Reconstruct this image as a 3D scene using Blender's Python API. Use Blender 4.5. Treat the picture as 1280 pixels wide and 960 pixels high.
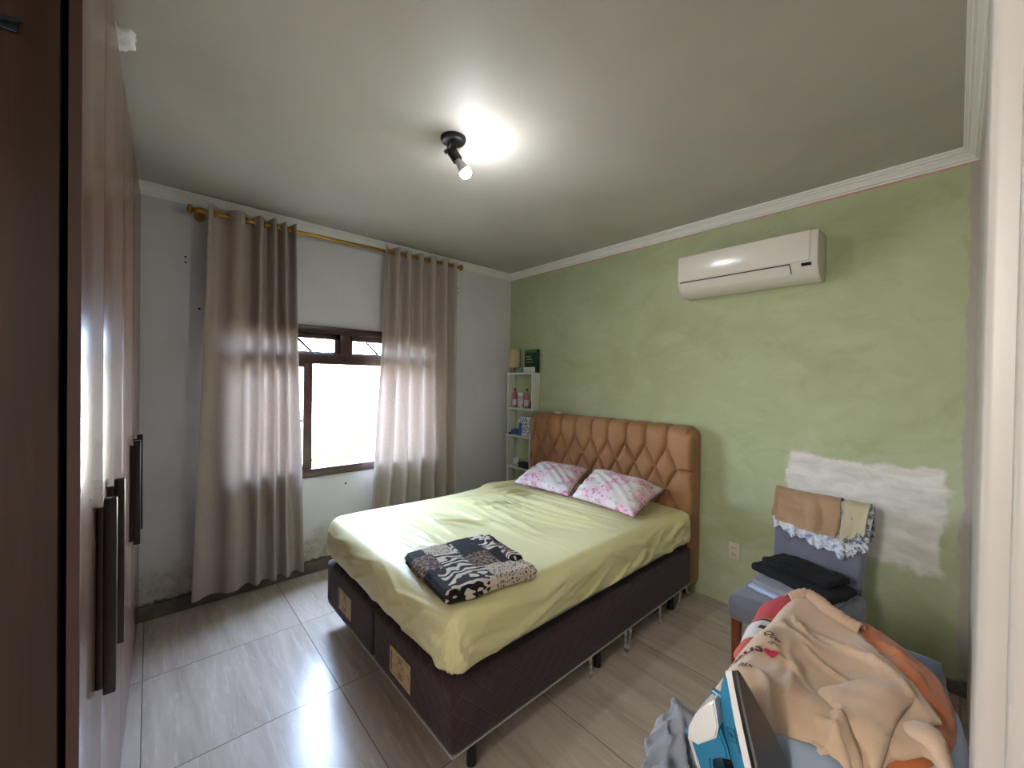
import bpy, bmesh, math, random
import numpy as np
from mathutils import Vector, Matrix, noise, geometry

for o in list(bpy.data.objects): bpy.data.objects.remove(o)
scene = bpy.context.scene
C = scene.collection
PI = math.pi

# ------------------------------------------------------------------ camera
cam_d = bpy.data.cameras.new('camera'); cam = bpy.data.objects.new('camera', cam_d); C.objects.link(cam)
cam_d.sensor_width = 36; cam_d.lens = 14.0956; cam_d.clip_start = 0.02
R2 = (0.66958543, 0.74257544, 0.01539684); U2 = (-0.0175922, -0.00486792, 0.9998334); FW = (-0.74252667, 0.66974474, -0.00980404)
cam.matrix_world = Matrix(((R2[0], U2[0], -FW[0], 3.29066), (R2[1], U2[1], -FW[1], -2.93069), (R2[2], U2[2], -FW[2], 1.50475), (0, 0, 0, 1)))
scene.camera = cam

# ------------------------------------------------------------------ light
SKY = 36.0; SUN = 22.0; BULB = 265.0; HALL = 88.0
scene.view_settings.view_transform = 'Standard'; scene.view_settings.look = 'None'
scene.view_settings.gamma = 1.0; scene.view_settings.use_curve_mapping = False
scene.view_settings.exposure = 1.16
w = bpy.data.worlds.new('sky'); scene.world = w; w.use_nodes = True
nt = w.node_tree; bg = nt.nodes['Background']
bg.inputs[0].default_value = (0.53, 0.70, 1.0, 1); bg.inputs[1].default_value = SKY
sd = bpy.data.lights.new('sun', 'SUN'); sd.energy = SUN; sd.angle = 0.01; sd.color = (1.0, 0.86, 0.70)
so = bpy.data.objects.new('sun', sd); C.objects.link(so)
so.rotation_euler = Vector((-0.75, -0.25, -0.75)).to_track_quat('-Z', 'Y').to_euler(); so.location = (3, 1, 6)
pd = bpy.data.lights.new('window_portal', 'AREA'); pd.shape = 'RECTANGLE'; pd.size = 1.8; pd.size_y = 1.1; pd.cycles.is_portal = True
po = bpy.data.objects.new('window_portal', pd); C.objects.link(po)
po.location = (-0.14, -1.78, 1.32); po.rotation_euler = Vector((1, 0, 0)).to_track_quat('-Z', 'Y').to_euler()
hd = bpy.data.lights.new('hall_fill', 'POINT'); hd.shadow_soft_size = 0.22; hd.energy = HALL; hd.color = (1.0, 0.95, 0.90)  # unseen lamp added behind the camera as soft fill
ho = bpy.data.objects.new('hall_fill', hd); C.objects.link(ho); ho.location = (2.75, -4.5, 2.05)

# ------------------------------------------------------------------ helpers
def lin(h):
    h = h.lstrip('#'); v = [int(h[i:i+2], 16) / 255 for i in (0, 2, 4)]
    return tuple((c / 12.92 if c <= .04045 else ((c + .055) / 1.055) ** 2.4) for c in v) + (1,)
class N:
    """little node-graph builder"""
    def __init__(s, name, color='#808080', rough=.6, **kw):
        s.m = bpy.data.materials.new(name); s.m.use_nodes = True; s.t = s.m.node_tree
        s.b = s.t.nodes['Principled BSDF']; s.out = s.t.nodes['Material Output']
        s.b.inputs['Base Color'].default_value = lin(color) if isinstance(color, str) else color
        s.b.inputs['Roughness'].default_value = rough
        for k, v in kw.items(): s.b.inputs[k.replace('_', ' ')].default_value = v
    def n(s, t, **kw):
        x = s.t.nodes.new(t)
        for k, v in kw.items():
            if k.startswith('i_'): x.inputs[k[2:].replace('_', ' ')].default_value = v
            else: setattr(x, k, v)
        return x
    def l(s, a, b): s.t.links.new(a, b)
    def pos(s): return s.n('ShaderNodeNewGeometry').outputs['Position']
    def obj(s): return s.n('ShaderNodeTexCoord').outputs['Object']
    def map(s, v, scale=(1, 1, 1), rot=(0, 0, 0), loc=(0, 0, 0)):
        m = s.n('ShaderNodeMapping'); m.inputs['Scale'].default_value = scale; m.inputs['Rotation'].default_value = rot
        m.inputs['Location'].default_value = loc; s.l(v, m.inputs['Vector']); return m.outputs[0]
    def noise(s, v, scale, detail=4, rough=.55, dist=0):
        x = s.n('ShaderNodeTexNoise'); x.inputs['Scale'].default_value = scale; x.inputs['Detail'].default_value = detail
        x.inputs['Roughness'].default_value = rough; x.inputs['Distortion'].default_value = dist
        s.l(v, x.inputs['Vector']); return x.outputs['Fac']
    def ramp(s, f, stops):
        x = s.n('ShaderNodeValToRGB'); e = x.color_ramp.elements
        while len(e) < len(stops): e.new(.5)
        for k, (p, c) in enumerate(stops):
            e[k].position = p; e[k].color = lin(c) if isinstance(c, str) else ((c, c, c, 1) if not isinstance(c, tuple) else c)
        s.l(f, x.inputs[0]); return x.outputs[0]
    def math(s, op, a, b=None, clamp=False):
        x = s.n('ShaderNodeMath', operation=op); x.use_clamp = clamp
        for i, v in enumerate((a, b)):
            if v is None: continue
            if isinstance(v, (int, float)): x.inputs[i].default_value = v
            else: s.l(v, x.inputs[i])
        return x.outputs[0]
    def sep(s, v):
        x = s.n('ShaderNodeSeparateXYZ'); s.l(v, x.inputs[0]); return x.outputs
    def mix(s, f, a, b, mode='MIX'):
        x = s.n('ShaderNodeMix', data_type='RGBA', blend_type=mode)
        if isinstance(f, (int, float)): x.inputs[0].default_value = f
        else: s.l(f, x.inputs[0])
        for i, v in ((6, a), (7, b)):
            if isinstance(v, str): x.inputs[i].default_value = lin(v)
            elif isinstance(v, tuple): x.inputs[i].default_value = v
            else: s.l(v, x.inputs[i])
        return x.outputs[2]
    def step(s, v, edge, soft, inv=False):
        x = s.n('ShaderNodeMapRange', interpolation_type='SMOOTHSTEP')
        x.inputs[1].default_value = edge - soft; x.inputs[2].default_value = edge + soft
        if inv: x.inputs[3].default_value = 1; x.inputs[4].default_value = 0
        if isinstance(v, (int, float)): x.inputs[0].default_value = v
        else: s.l(v, x.inputs[0])
        return x.outputs[0]
    def color(s, c): s.l(c, s.b.inputs['Base Color']); return s
    def bump(s, f, dist=.002, strength=1):
        x = s.n('ShaderNodeBump'); x.inputs['Distance'].default_value = dist; x.inputs['Strength'].default_value = strength
        s.l(f, x.inputs['Height']); s.l(x.outputs[0], s.b.inputs['Normal']); return s
def cloth_mat(name, c1, c2=None, rough=.85, scale=400, sheen=.2, nscale=6):
    k = N(name, c1, rough); p = k.obj()
    if c2: k.color(k.ramp(k.noise(p, nscale, 5), [(.35, c1), (.7, c2)]))
    k.b.inputs['Sheen Weight'].default_value = sheen
    k.bump(k.noise(p, scale, 2), .0008, .6); return k.m
def plain(name, c, rough=.5, **kw): return N(name, c, rough, **kw).m

def tag(o, label=None, cat=None, group=None, kind=None):
    if label: o['label'] = label
    if cat: o['category'] = cat
    if group: o['group'] = group
    if kind: o['kind'] = kind
    return o
def empty(name, loc=(0, 0, 0), rz=0, label=None, cat=None, group=None):
    o = bpy.data.objects.new(name, None); C.objects.link(o); o.location = loc; o.rotation_euler = (0, 0, rz)
    o.empty_display_size = .05
    return tag(o, label, cat, group)
def link(name, me, m, parent=None, smooth=True, loc=None):
    o = bpy.data.objects.new(name, me); C.objects.link(o)
    if m: me.materials.append(m)
    if parent: o.parent = parent
    if loc: o.location = loc
    if smooth:
        for p in me.polygons: p.use_smooth = True
    return o
def pyd(name, v, f, m, parent=None, smooth=True, loc=None):
    me = bpy.data.meshes.new(name); me.from_pydata([tuple(map(float, a)) for a in v], [], [tuple(map(int, a)) for a in f]); me.update()
    return link(name, me, m, parent, smooth, loc)
def fin(name, bm, m, parent=None, smooth=False, loc=None, auto=True):
    me = bpy.data.meshes.new(name); bm.normal_update(); bm.to_mesh(me); bm.free()
    o = link(name, me, m, parent, False, loc)
    if smooth:
        for p in me.polygons: p.use_smooth = True
        if auto: me.set_sharp_from_angle(angle=math.radians(40))
    return o
def bx(bm, x0, x1, y0, y1, z0, z1, bev=0, seg=2, M=None):
    g = bmesh.ops.create_cube(bm, size=1, matrix=Matrix.Translation(((x0+x1)/2, (y0+y1)/2, (z0+z1)/2)) @ Matrix.Diagonal((abs(x1-x0), abs(y1-y0), abs(z1-z0), 1)))
    vs = g['verts']
    if bev:
        es = list({e for v in vs for e in v.link_edges})
        r = bmesh.ops.bevel(bm, geom=es, offset=bev, segments=seg, affect='EDGES', profile=.5)
        vs = list({v for f in r['faces'] for v in f.verts} | {v for v in vs if v.is_valid})
    if M is not None: bmesh.ops.transform(bm, matrix=M, verts=vs)
    return vs
def box(name, x0, x1, y0, y1, z0, z1, m, parent=None, bev=0, seg=2):
    bm = bmesh.new(); bx(bm, x0, x1, y0, y1, z0, z1, bev, seg); return fin(name, bm, m, parent, bev > 0)
def cyl(bm, p, q, r, r2=None, seg=20, cap=True):
    p, q = Vector(p), Vector(q); d = q - p
    M = Matrix.Translation((p+q)/2) @ d.to_track_quat('Z', 'Y').to_matrix().to_4x4()
    return bmesh.ops.create_cone(bm, cap_ends=cap, segments=seg, radius1=r, radius2=r if r2 is None else r2, depth=d.length, matrix=M)['verts']
def lathe(bm, prof, seg=28, M=None, cap=True):
    """profile = list of (radius, z)"""
    rings = []
    for r, z in prof:
        rings.append([bm.verts.new((r*math.cos(2*PI*k/seg), r*math.sin(2*PI*k/seg), z)) for k in range(seg)])
    for a, b in zip(rings, rings[1:]):
        for k in range(seg): bm.faces.new((a[k], a[(k+1) % seg], b[(k+1) % seg], b[k]))
    if cap:
        bm.faces.new(rings[0][::-1]); bm.faces.new(rings[-1])
    if M is not None: bmesh.ops.transform(bm, matrix=M, verts=[v for r in rings for v in r])
def extr(bm, poly, axis, a, b):
    """polygon in the two remaining axes, extruded along axis from a to b"""
    def P(u, v, t):
        return {'x': (t, u, v), 'y': (u, t, v), 'z': (u, v, t)}[axis]
    A = [bm.verts.new(P(u, v, a)) for u, v in poly]; B = [bm.verts.new(P(u, v, b)) for u, v in poly]
    n = len(poly)
    for k in range(n): bm.faces.new((A[k], A[(k+1) % n], B[(k+1) % n], B[k]))
    bm.faces.new(A[::-1]); bm.faces.new(B); bmesh.ops.recalc_face_normals(bm, faces=bm.faces)
def tube(bm, pts, r, seg=10):
    pts = [Vector(p) for p in pts]; rings = []
    up = Vector((0, 0, 1))
    for i, p in enumerate(pts):
        d = (pts[min(i+1, len(pts)-1)] - pts[max(i-1, 0)]).normalized()
        s = d.cross(up); s = s.normalized() if s.length > 1e-3 else d.cross(Vector((1, 0, 0))).normalized()
        t = s.cross(d); rr = r[i] if isinstance(r, (list, tuple)) else r
        rings.append([bm.verts.new(p + (s*math.cos(2*PI*k/seg) + t*math.sin(2*PI*k/seg))*rr) for k in range(seg)])
    for a, b in zip(rings, rings[1:]):
        for k in range(seg): bm.faces.new((a[k], a[(k+1) % seg], b[(k+1) % seg], b[k]))
    bm.faces.new(rings[0][::-1]); bm.faces.new(rings[-1])
def struct(o): o['kind'] = 'structure'; return o

def roundbox(sx, sy, sz, r, res, bottom=True):
    """centred rounded box as numpy verts, faces, normals"""
    nx, ny, nz = max(2, int(sx/res)), max(2, int(sy/res)), max(2, int(sz/res))
    V = []; F = []; idx = {}
    def vid(p):
        k = (round(p[0]*1e5), round(p[1]*1e5), round(p[2]*1e5))
        if k not in idx: idx[k] = len(V); V.append(p)
        return idx[k]
    def face(o, a, b, na, nb):
        o, a, b = map(np.array, (o, a, b))
        g = [[vid(o + a*i/na + b*j/nb) for j in range(nb+1)] for i in range(na+1)]
        for i in range(na):
            for j in range(nb): F.append((g[i][j], g[i+1][j], g[i+1][j+1], g[i][j+1]))
    x, y, z = sx/2, sy/2, sz/2
    face((-x, -y, z), (sx, 0, 0), (0, sy, 0), nx, ny)
    face((-x, -y, -z), (sx, 0, 0), (0, 0, sz), nx, nz)
    face((x, y, -z), (-sx, 0, 0), (0, 0, sz), nx, nz)
    face((x, -y, -z), (0, sy, 0), (0, 0, sz), ny, nz)
    face((-x, y, -z), (0, -sy, 0), (0, 0, sz), ny, nz)
    if bottom: face((-x, y, -z), (sx, 0, 0), (0, -sy, 0), nx, ny)
    V = np.array(V); h = np.array([x-r, y-r, z-r])
    q = np.clip(V, -h, h); d = V - q; L = np.linalg.norm(d, axis=1); L[L == 0] = 1
    n = d / L[:, None]
    return q + n*r, F, n
def fbm(P, s, seed=0, oct=3):
    """cheap numpy pseudo-noise"""
    rs = np.random.RandomState(seed); out = np.zeros(len(P)); a = 1; tot = 0
    for k in range(oct):
        for j in range(4):
            d = rs.normal(size=3); d /= np.linalg.norm(d); ph = rs.uniform(0, 6.28)
            out += a*np.sin((P @ d)*s*rs.uniform(.7, 1.4)*6.28 + ph + 1.5*np.sin((P @ rs.normal(size=3))*s*3 + ph))
        tot += a*2.2; s *= 2.1; a *= .5
    return out / tot
def ridge(X, Y, segs):
    """sum of tapered fold ridges; segs: (x0,y0,x1,y1,bend,width,height)"""
    H = np.zeros(len(X))
    for x0, y0, x1, y1, bend, wd, hh in segs:
        dx, dy = x1-x0, y1-y0; L = math.hypot(dx, dy); ux, uy = dx/L, dy/L
        t = ((X-x0)*ux + (Y-y0)*uy)/L
        s = -(X-x0)*uy + (Y-y0)*ux - bend*4*t*(1-t)
        env = np.where((t > 0) & (t < 1), np.sin(np.clip(t, 0, 1)*PI)**.7, 0)
        H += hh*env*np.exp(-(s/wd)**2)
    return H

# ------------------------------------------------------------------ materials of the room
RX = 3.35; CH = 2.65
k = N('green_wall_paint', '#93a573', .75); p = k.pos(); x, y, z = k.sep(p)
n1 = k.noise(p, 1.3, 6, .6, 1.0); n2 = k.noise(k.map(p, (1, 1, 2.2)), 4.5, 6, .65, .8)
c = k.ramp(n1, [(.3, '#a0a67e'), (.52, '#a8b18a'), (.72, '#b2bb98')])
c = k.mix(k.math('MULTIPLY', k.step(n2, .6, .12), .22), c, '#c3cbab')
n4 = k.noise(k.map(p, (1, 1, 1.5)), 2.1, 7, .7, 1.5)
c = k.mix(k.math('MULTIPLY', k.step(n4, .58, .06), .32), c, '#949a6c')
jit = k.math('MULTIPLY', k.math('SUBTRACT', k.noise(p, 6, 6, .65), .5), .20)
jx = k.math('ADD', x, jit); jz = k.math('ADD', z, jit)
m = k.math('MULTIPLY', k.step(jx, 2.60, .012), k.step(jx, 3.262, .02, True))
m = k.math('MULTIPLY', m, k.step(jz, 1.085, .018, True))
dl = k.math('SUBTRACT', jz, k.math('MULTIPLY', k.math('SUBTRACT', 3.26, x), .10))
m = k.math('MULTIPLY', m, k.step(dl, .545, .02))
n3 = k.noise(k.map(p, (1, 1, 2.5)), 6, 7, .65, .6)
pc = k.ramp(n3, [(.33, '#c6c3b9'), (.5, '#d6d4cd'), (.62, '#e2e0da'), (.75, '#d6c8bc')])
c = k.mix(m, c, pc)
mr = k.step(k.math('ADD', x, k.math('MULTIPLY', jit, .5)), 3.318, .008)
c = k.mix(mr, c, '#a59f95')
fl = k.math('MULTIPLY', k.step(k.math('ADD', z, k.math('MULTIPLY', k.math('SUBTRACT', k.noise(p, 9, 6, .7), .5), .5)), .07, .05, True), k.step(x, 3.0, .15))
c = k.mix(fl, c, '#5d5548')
pk = k.math('MULTIPLY', k.step(z, 2.578, .003), k.step(k.noise(k.map(p, (1, .01, .01)), 3, 2), .45, .04))
c = k.mix(pk, c, '#c48f83')
k.color(c); k.bump(k.math('ADD', k.noise(p, 14, 8, .6), k.math('MULTIPLY', m, .5)), .004, .5)
GREEN = k.m

k = N('white_wall_paint', '#c9c9c2', .7); p = k.pos(); x, y, z = k.sep(p)
c = k.ramp(k.noise(p, 1.7, 5), [(.35, '#c8c8c9'), (.7, '#d1d0d1')])
jz = k.math('ADD', z, k.math('MULTIPLY', k.math('SUBTRACT', k.noise(p, 4.5, 7, .7), .5), .42))
damp = k.step(jz, .27, .1, True)
c = k.mix(damp, c, k.ramp(k.noise(p, 13, 7, .7), [(.35, '#8f897b'), (.5, '#b3ad9d'), (.68, '#c9c5b8')]))
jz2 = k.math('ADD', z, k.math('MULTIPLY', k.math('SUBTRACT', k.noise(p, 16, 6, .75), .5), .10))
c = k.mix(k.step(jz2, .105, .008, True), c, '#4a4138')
# patched filler stain near the left of the curtains
st = k.math('MULTIPLY', k.step(k.noise(k.map(p, (1, 1.5, .7)), 2.0, 6, .6, .5), .62, .04), .35)
c = k.mix(st, c, '#d8d9d5')
k.color(c); k.bump(k.noise(p, 20, 8, .6), .003, .35)
WHITE_WALL = k.m

k = N('ceiling_paint', '#c6c4bc', .6); p = k.pos()
k.color(k.ramp(k.noise(p, 1.1, 5, .55, .6), [(.35, '#aeaaa1'), (.65, '#b9b4ab')]))
k.b.inputs['Specular IOR Level'].default_value = .35
k.bump(k.noise(k.map(p, (1, 1, 1)), 3.5, 6, .6), .012, .35); CEIL = k.m
CORN = plain('cornice_plaster', '#dcdad4', .55)

k = N('floor_tiles', '#a9a095', .14); p = k.pos(); x, y, z = k.sep(p)
def grout(v, off, size):
    t = k.math('DIVIDE', k.math('SUBTRACT', v, off - 20*size), size)
    fr = k.math('FRACT', t)
    d = k.math('MULTIPLY', k.math('MINIMUM', fr, k.math('SUBTRACT', 1.0, fr)), size)
    return k.step(d, .0022, .0008, True), k.math('FLOOR', t)
gx, ix = grout(x, .64, .672); gy, iy = grout(y, -2.24, .713)
tid = k.n('ShaderNodeCombineXYZ'); k.l(ix, tid.inputs[0]); k.l(iy, tid.inputs[1])
wn = k.n('ShaderNodeTexWhiteNoise', noise_dimensions='3D'); k.l(tid.outputs[0], wn.inputs['Vector'])
off = k.n('ShaderNodeVectorMath', operation='MULTIPLY_ADD'); k.l(wn.outputs['Color'], off.inputs[0]); off.inputs[1].default_value = (5, 5, 5); k.l(p, off.inputs[2])
st = k.map(off.outputs[0], (1.1, 9, 1), (0, 0, .10))
v1 = k.noise(st, 1.4, 7, .6, .7); v2 = k.noise(st, 4.5, 5, .6, 1.2)
c = k.ramp(v1, [(.28, '#a39588'), (.45, '#b2a599'), (.6, '#bbaea2'), (.75, '#c5b9ae')])
c = k.mix(k.math('MULTIPLY', k.step(v2, .6, .05), .35), c, '#cdc3b9')
c = k.mix(k.math('MAXIMUM', gx, gy), c, '#7a7067')
k.color(c); k.b.inputs['Roughness'].default_value = .25
k.b.inputs['Specular IOR Level'].default_value = .6
bb = k.n('ShaderNodeBump', i_Distance=.001); bb.invert = True; k.l(k.math('MAXIMUM', gx, gy), bb.inputs['Height']); k.l(bb.outputs[0], k.b.inputs['Normal'])
FLOOR = k.m

def wood(name, c1, c2, c3, rough, scale=(14, 14, 1.1), coat=0, sp=.5):
    k = N(name, c1, rough); p = k.pos()
    v = k.noise(k.map(p, scale), 1.0, 7, .6, .8); v2 = k.noise(k.map(p, (scale[0]*5, scale[1]*5, scale[2]*2)), 1.0, 4, .6)
    c = k.ramp(v, [(.3, c1), (.5, c2), (.72, c3)])
    c = k.mix(k.math('MULTIPLY', k.step(v2, .6, .1), .3), c, c1)
    k.color(c); k.b.inputs['Coat Weight'].default_value = coat; k.b.inputs['Coat Roughness'].default_value = .12
    k.b.inputs['Specular IOR Level'].default_value = sp
    return k.m
W_SIDE = wood('wardrobe_wood', '#2e1d15', '#38241a', '#432c20', .34, sp=.35)
W_DOOR = wood('wardrobe_door_laminate', '#5f4438', '#6c5042', '#7a5c4d', .27, coat=.1)
W_EDGE = plain('door_edge_band', '#452b24', .35)
W_HAND = plain('dark_handle', '#26120e', .35)
BLACKGAP = plain('gap_dark', '#100a08', .8)
W_WIN = wood('window_wood', '#2a1712', '#38211a', '#472d24', .35, (8, 3, 8))

# ------------------------------------------------------------------ room shell
T = .15
struct(box('floor', 0, 4.2, -5.6, 0, -.1, 0, FLOOR))
struct(box('ceiling', -T, 4.35, -5.75, T, CH, CH+.12, CEIL))
bm = bmesh.new()   # wall behind the camera with an unseen doorway added to admit the fill light
bx(bm, -T, 2.55, -3.60-T, -3.60, -.1, CH); bx(bm, 3.33, 4.2, -3.60-T, -3.60, 0, CH); bx(bm, 2.55, 3.33, -3.60-T, -3.60, 2.12, CH)
struct(fin('wall_back', bm, WHITE_WALL))
struct(box('wall_green', -T, 4.35, 0, T, -.1, CH, GREEN))
WY0, WY1, WZ0, WZ1 = -2.625, -.93, .745, 1.895
bm = bmesh.new()
bx(bm, -T, 0, -3.6, WY0, -.1, CH); bx(bm, -T, 0, WY1, 0, -.1, CH)
bx(bm, -T, 0, WY0, WY1, -.1, WZ0); bx(bm, -T, 0, WY0, WY1, WZ1, CH)
struct(fin('wall_window', bm, WHITE_WALL))
RW = plain('side_wall_plaster', '#b8b2a8', .75)
bm = bmesh.new()
bx(bm, RX, RX+.15, -2.42, 0, 0, CH); bx(bm, RX, RX+.15, -3.60, -3.30, 0, CH); bx(bm, RX, RX+.15, -3.30, -2.42, 2.13, CH)
struct(fin('wall_right', bm, RW))
bm = bmesh.new()   # hall: side walls and the end wall
bx(bm, 1.35, 1.50, -5.6, -3.75, 0, CH); struct(fin('wall_hall_left', bm, WHITE_WALL))
bm = bmesh.new(); bx(bm, 4.05, 4.2, -5.6, -3.75, 0, CH); struct(fin('wall_hall_right', bm, WHITE_WALL))
bm = bmesh.new(); bx(bm, 1.35, 4.2, -5.75, -5.6, 0, CH)
struct(fin('wall_hall_end', bm, WHITE_WALL))
# cornice: stepped plaster profile, (distance from wall, drop from ceiling)
cprof = [(0, .062), (.008, .062), (.010, .054), (.018, .052), (.022, .040), (.034, .030), (.036, .024), (.044, .022), (.047, .012), (.056, .010), (.058, 0), (0, 0)]
def cornice(name, axis, a, b, wall, sgn, miter):
    bm = bmesh.new()
    A = []; B = []
    for d, h in cprof:
        da, db = (d if miter[0] else 0), (d if miter[1] else 0)
        if axis == 'x':
            A.append(bm.verts.new((a+da, wall+sgn*d, CH-h))); B.append(bm.verts.new((b-db, wall+sgn*d, CH-h)))
        else:
            A.append(bm.verts.new((wall+sgn*d, a+da, CH-h))); B.append(bm.verts.new((wall+sgn*d, b-db, CH-h)))
    n = len(A)
    for k in range(n): bm.faces.new((A[k], A[(k+1) % n], B[(k+1) % n], B[k]))
    bm.faces.new(A); bm.faces.new(B); bmesh.ops.recalc_face_normals(bm, faces=bm.faces)
    struct(fin(name, bm, CORN))
cornice('trim_1', 'x', 0, RX, 0, -1, (1, 1))
cornice('trim_2', 'y', -3.6, 0, 0, 1, (0, 1))
cornice('trim_3', 'y', -3.6, 0, RX, -1, (0, 1))
k = N('skirting_tile', '#6a6259', .45); p = k.pos(); k.color(k.ramp(k.noise(p, 6, 6), [(.35, '#554d45'), (.65, '#746b61')])); SKIRT = k.m
bm = bmesh.new(); bx(bm, 0, .008, -2.98, -.0, 0, .085, .002, 1); struct(fin('baseboard_left', bm, SKIRT))

# door casing at the right edge of the view
CAS = plain('casing_paint', '#9c968f', .45)
dj = struct(empty('door_1', (3.34, -2.45, 0)))
def dpart(name, *a, bev=.003):
    bm = bmesh.new(); bx(bm, *a, bev, 3); o = fin(name, bm, CAS, None, True); o.parent = dj
    o.matrix_parent_inverse = Matrix.Translation((-3.34, 2.45, 0)); return o
dpart('casing', 3.303, 3.349, -2.50, -2.42, 0, 2.20, bev=.005)
dpart('jamb', 3.3165, 3.495, -2.515, -2.501, 0, 2.12, bev=.004)
dpart('door_leaf', 3.455, 3.49, -3.295, -2.42, .005, 2.125)
# wall holes (old screw holes)
HOLE = plain('screw_hole', '#15110e', .9)
bm = bmesh.new()
for (yy, zz, r) in [(-2.769, 2.255, .006), (-2.768, 2.22, .006), (-2.698, 1.935, .007), (-.691, 2.40, .006), (-.69, 2.355, .006), (-1.756, .651, .008)]:
    cyl(bm, (-.01, yy, zz), (.0012, yy, zz), r, seg=10)
struct(fin('trim_4', bm, HOLE))

# ------------------------------------------------------------------ window
win = struct(empty('window_1', (0, -1.78, .745)))
def wpart(name, boxes, m=W_WIN, bev=.004, parent=None):
    bm = bmesh.new()
    for b in boxes: bx(bm, *b, bev, 2)
    o = fin(name, bm, m, None, True); o.parent = parent or win
    if not parent: o.matrix_parent_inverse = Matrix.Translation((0, 1.78, -.745))
    return o
wpart('window_frame', [(-.10, .022, WY0, WY0+.06, WZ0, WZ1), (-.10, .022, WY1-.06, WY1, WZ0, WZ1), (-.10, .024, WY0, WY1, WZ1-.055, WZ1+.002), (-.10, .026, WY0, WY1, WZ0-.004, WZ0+.062), (-.08, .016, WY0+.05, WY1-.05, 1.605, 1.69), (-.08, .018, -1.815, -1.735, 1.68, 1.85)])
wpart('transom_sash', [(-.05, -.002, WY0+.055, -1.81, 1.80, 1.842), (-.05, -.002, WY0+.055, -1.81, 1.688, 1.702), (-.05, -.002, WY0+.055, WY0+.085, 1.69, 1.842), (-.05, -.002, -1.85, -1.81, 1.69, 1.842)])
wpart('transom_sash', [(-.05, -.002, -1.74, WY1-.055, 1.80, 1.842), (-.05, -.002, -1.74, WY1-.055, 1.688, 1.702), (-.05, -.002, WY1-.085, WY1-.055, 1.69, 1.842), (-.05, -.002, -1.74, -1.71, 1.69, 1.842)])
wpart('sash', [(-.06, .004, -2.075, -2.012, .80, 1.612), (-.06, .004, WY0+.055, WY0+.10, .80, 1.612), (-.06, .004, WY0+.09, -2.07, .80, .83), (-.06, .004, WY0+.09, -2.07, 1.58, 1.612)])
def diag(y, z, L, sl=-.75, parent=None):
    bm = bmesh.new(); a = math.atan(sl); dy, dz = L*math.cos(a)/2, L*math.sin(a)/2
    M = Matrix.Translation((-.045, y, z)) @ Matrix.Rotation(a, 4, 'X')
    bx(bm, -.006, .006, -L/2, L/2, -.009, .009, .002, 1, M)
    o = fin('glazing_bar', bm, W_WIN, None, True); o.parent = win; o.matrix_parent_inverse = Matrix.Translation((0, 1.78, -.745))
for yy in (-2.59, -2.06, -1.53, -1.0): diag(yy, 1.75, .20, -.95)
for yy, zz in ((-2.12, 1.20), (-2.12, .93), (-2.30, 1.35), (-2.30, 1.08)): diag(yy, zz, .12, -.75)
gl = N('window_glass', '#ffffff', .02, Transmission_Weight=1.0, IOR=1.45, Specular_IOR_Level=.4)
g2 = gl.n('ShaderNodeBsdfTransparent'); gg = gl.n('ShaderNodeBsdfGlossy', i_Roughness=.02); mx = gl.n('ShaderNodeMixShader'); fr = gl.n('ShaderNodeFresnel', i_IOR=1.3)
gl.l(fr.outputs[0], mx.inputs[0]); gl.l(g2.outputs[0], mx.inputs[1]); gl.l(gg.outputs[0], mx.inputs[2]); gl.l(mx.outputs[0], gl.out.inputs['Surface'])
wpart('pane', [(-.038, -.034, WY0+.08, -1.845, 1.70, 1.805)], gl.m, 0)
wpart('pane', [(-.038, -.034, -1.715, WY1-.08, 1.70, 1.805)], gl.m, 0)
wpart('pane', [(-.038, -.034, WY0+.095, -2.07, .825, 1.585)], gl.m, 0)
# iron security grille outside the window
GR = plain('grille_paint', '#8d9196', .45)
gr = empty('security_grille', (-.14, -1.78, .75), label='pale iron security grille with small crosses outside the window', cat='grille')
def gpart(name, bm):
    o = fin(name, bm, GR, None, True); o.parent = gr; o.matrix_parent_inverse = Matrix.Translation((.14, 1.78, -.75))
for yy in np.linspace(-2.62, -.94, 9):
    bm = bmesh.new(); cyl(bm, (-.14, yy, .745), (-.14, yy, 1.893), .004, seg=8)
    for zc in (.86, 1.12, 1.52):
        for s in (1, -1): tube(bm, [(-.14, yy-.018*s, zc-.03), (-.14, yy+.018*s, zc+.03)], .0025, 6)
    gpart('bar', bm)
for zz in (.80, 1.32, 1.80):
    bm = bmesh.new(); cyl(bm, (-.14, WY0, zz), (-.14, WY1, zz), .004, seg=8); gpart('rail', bm)

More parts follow.
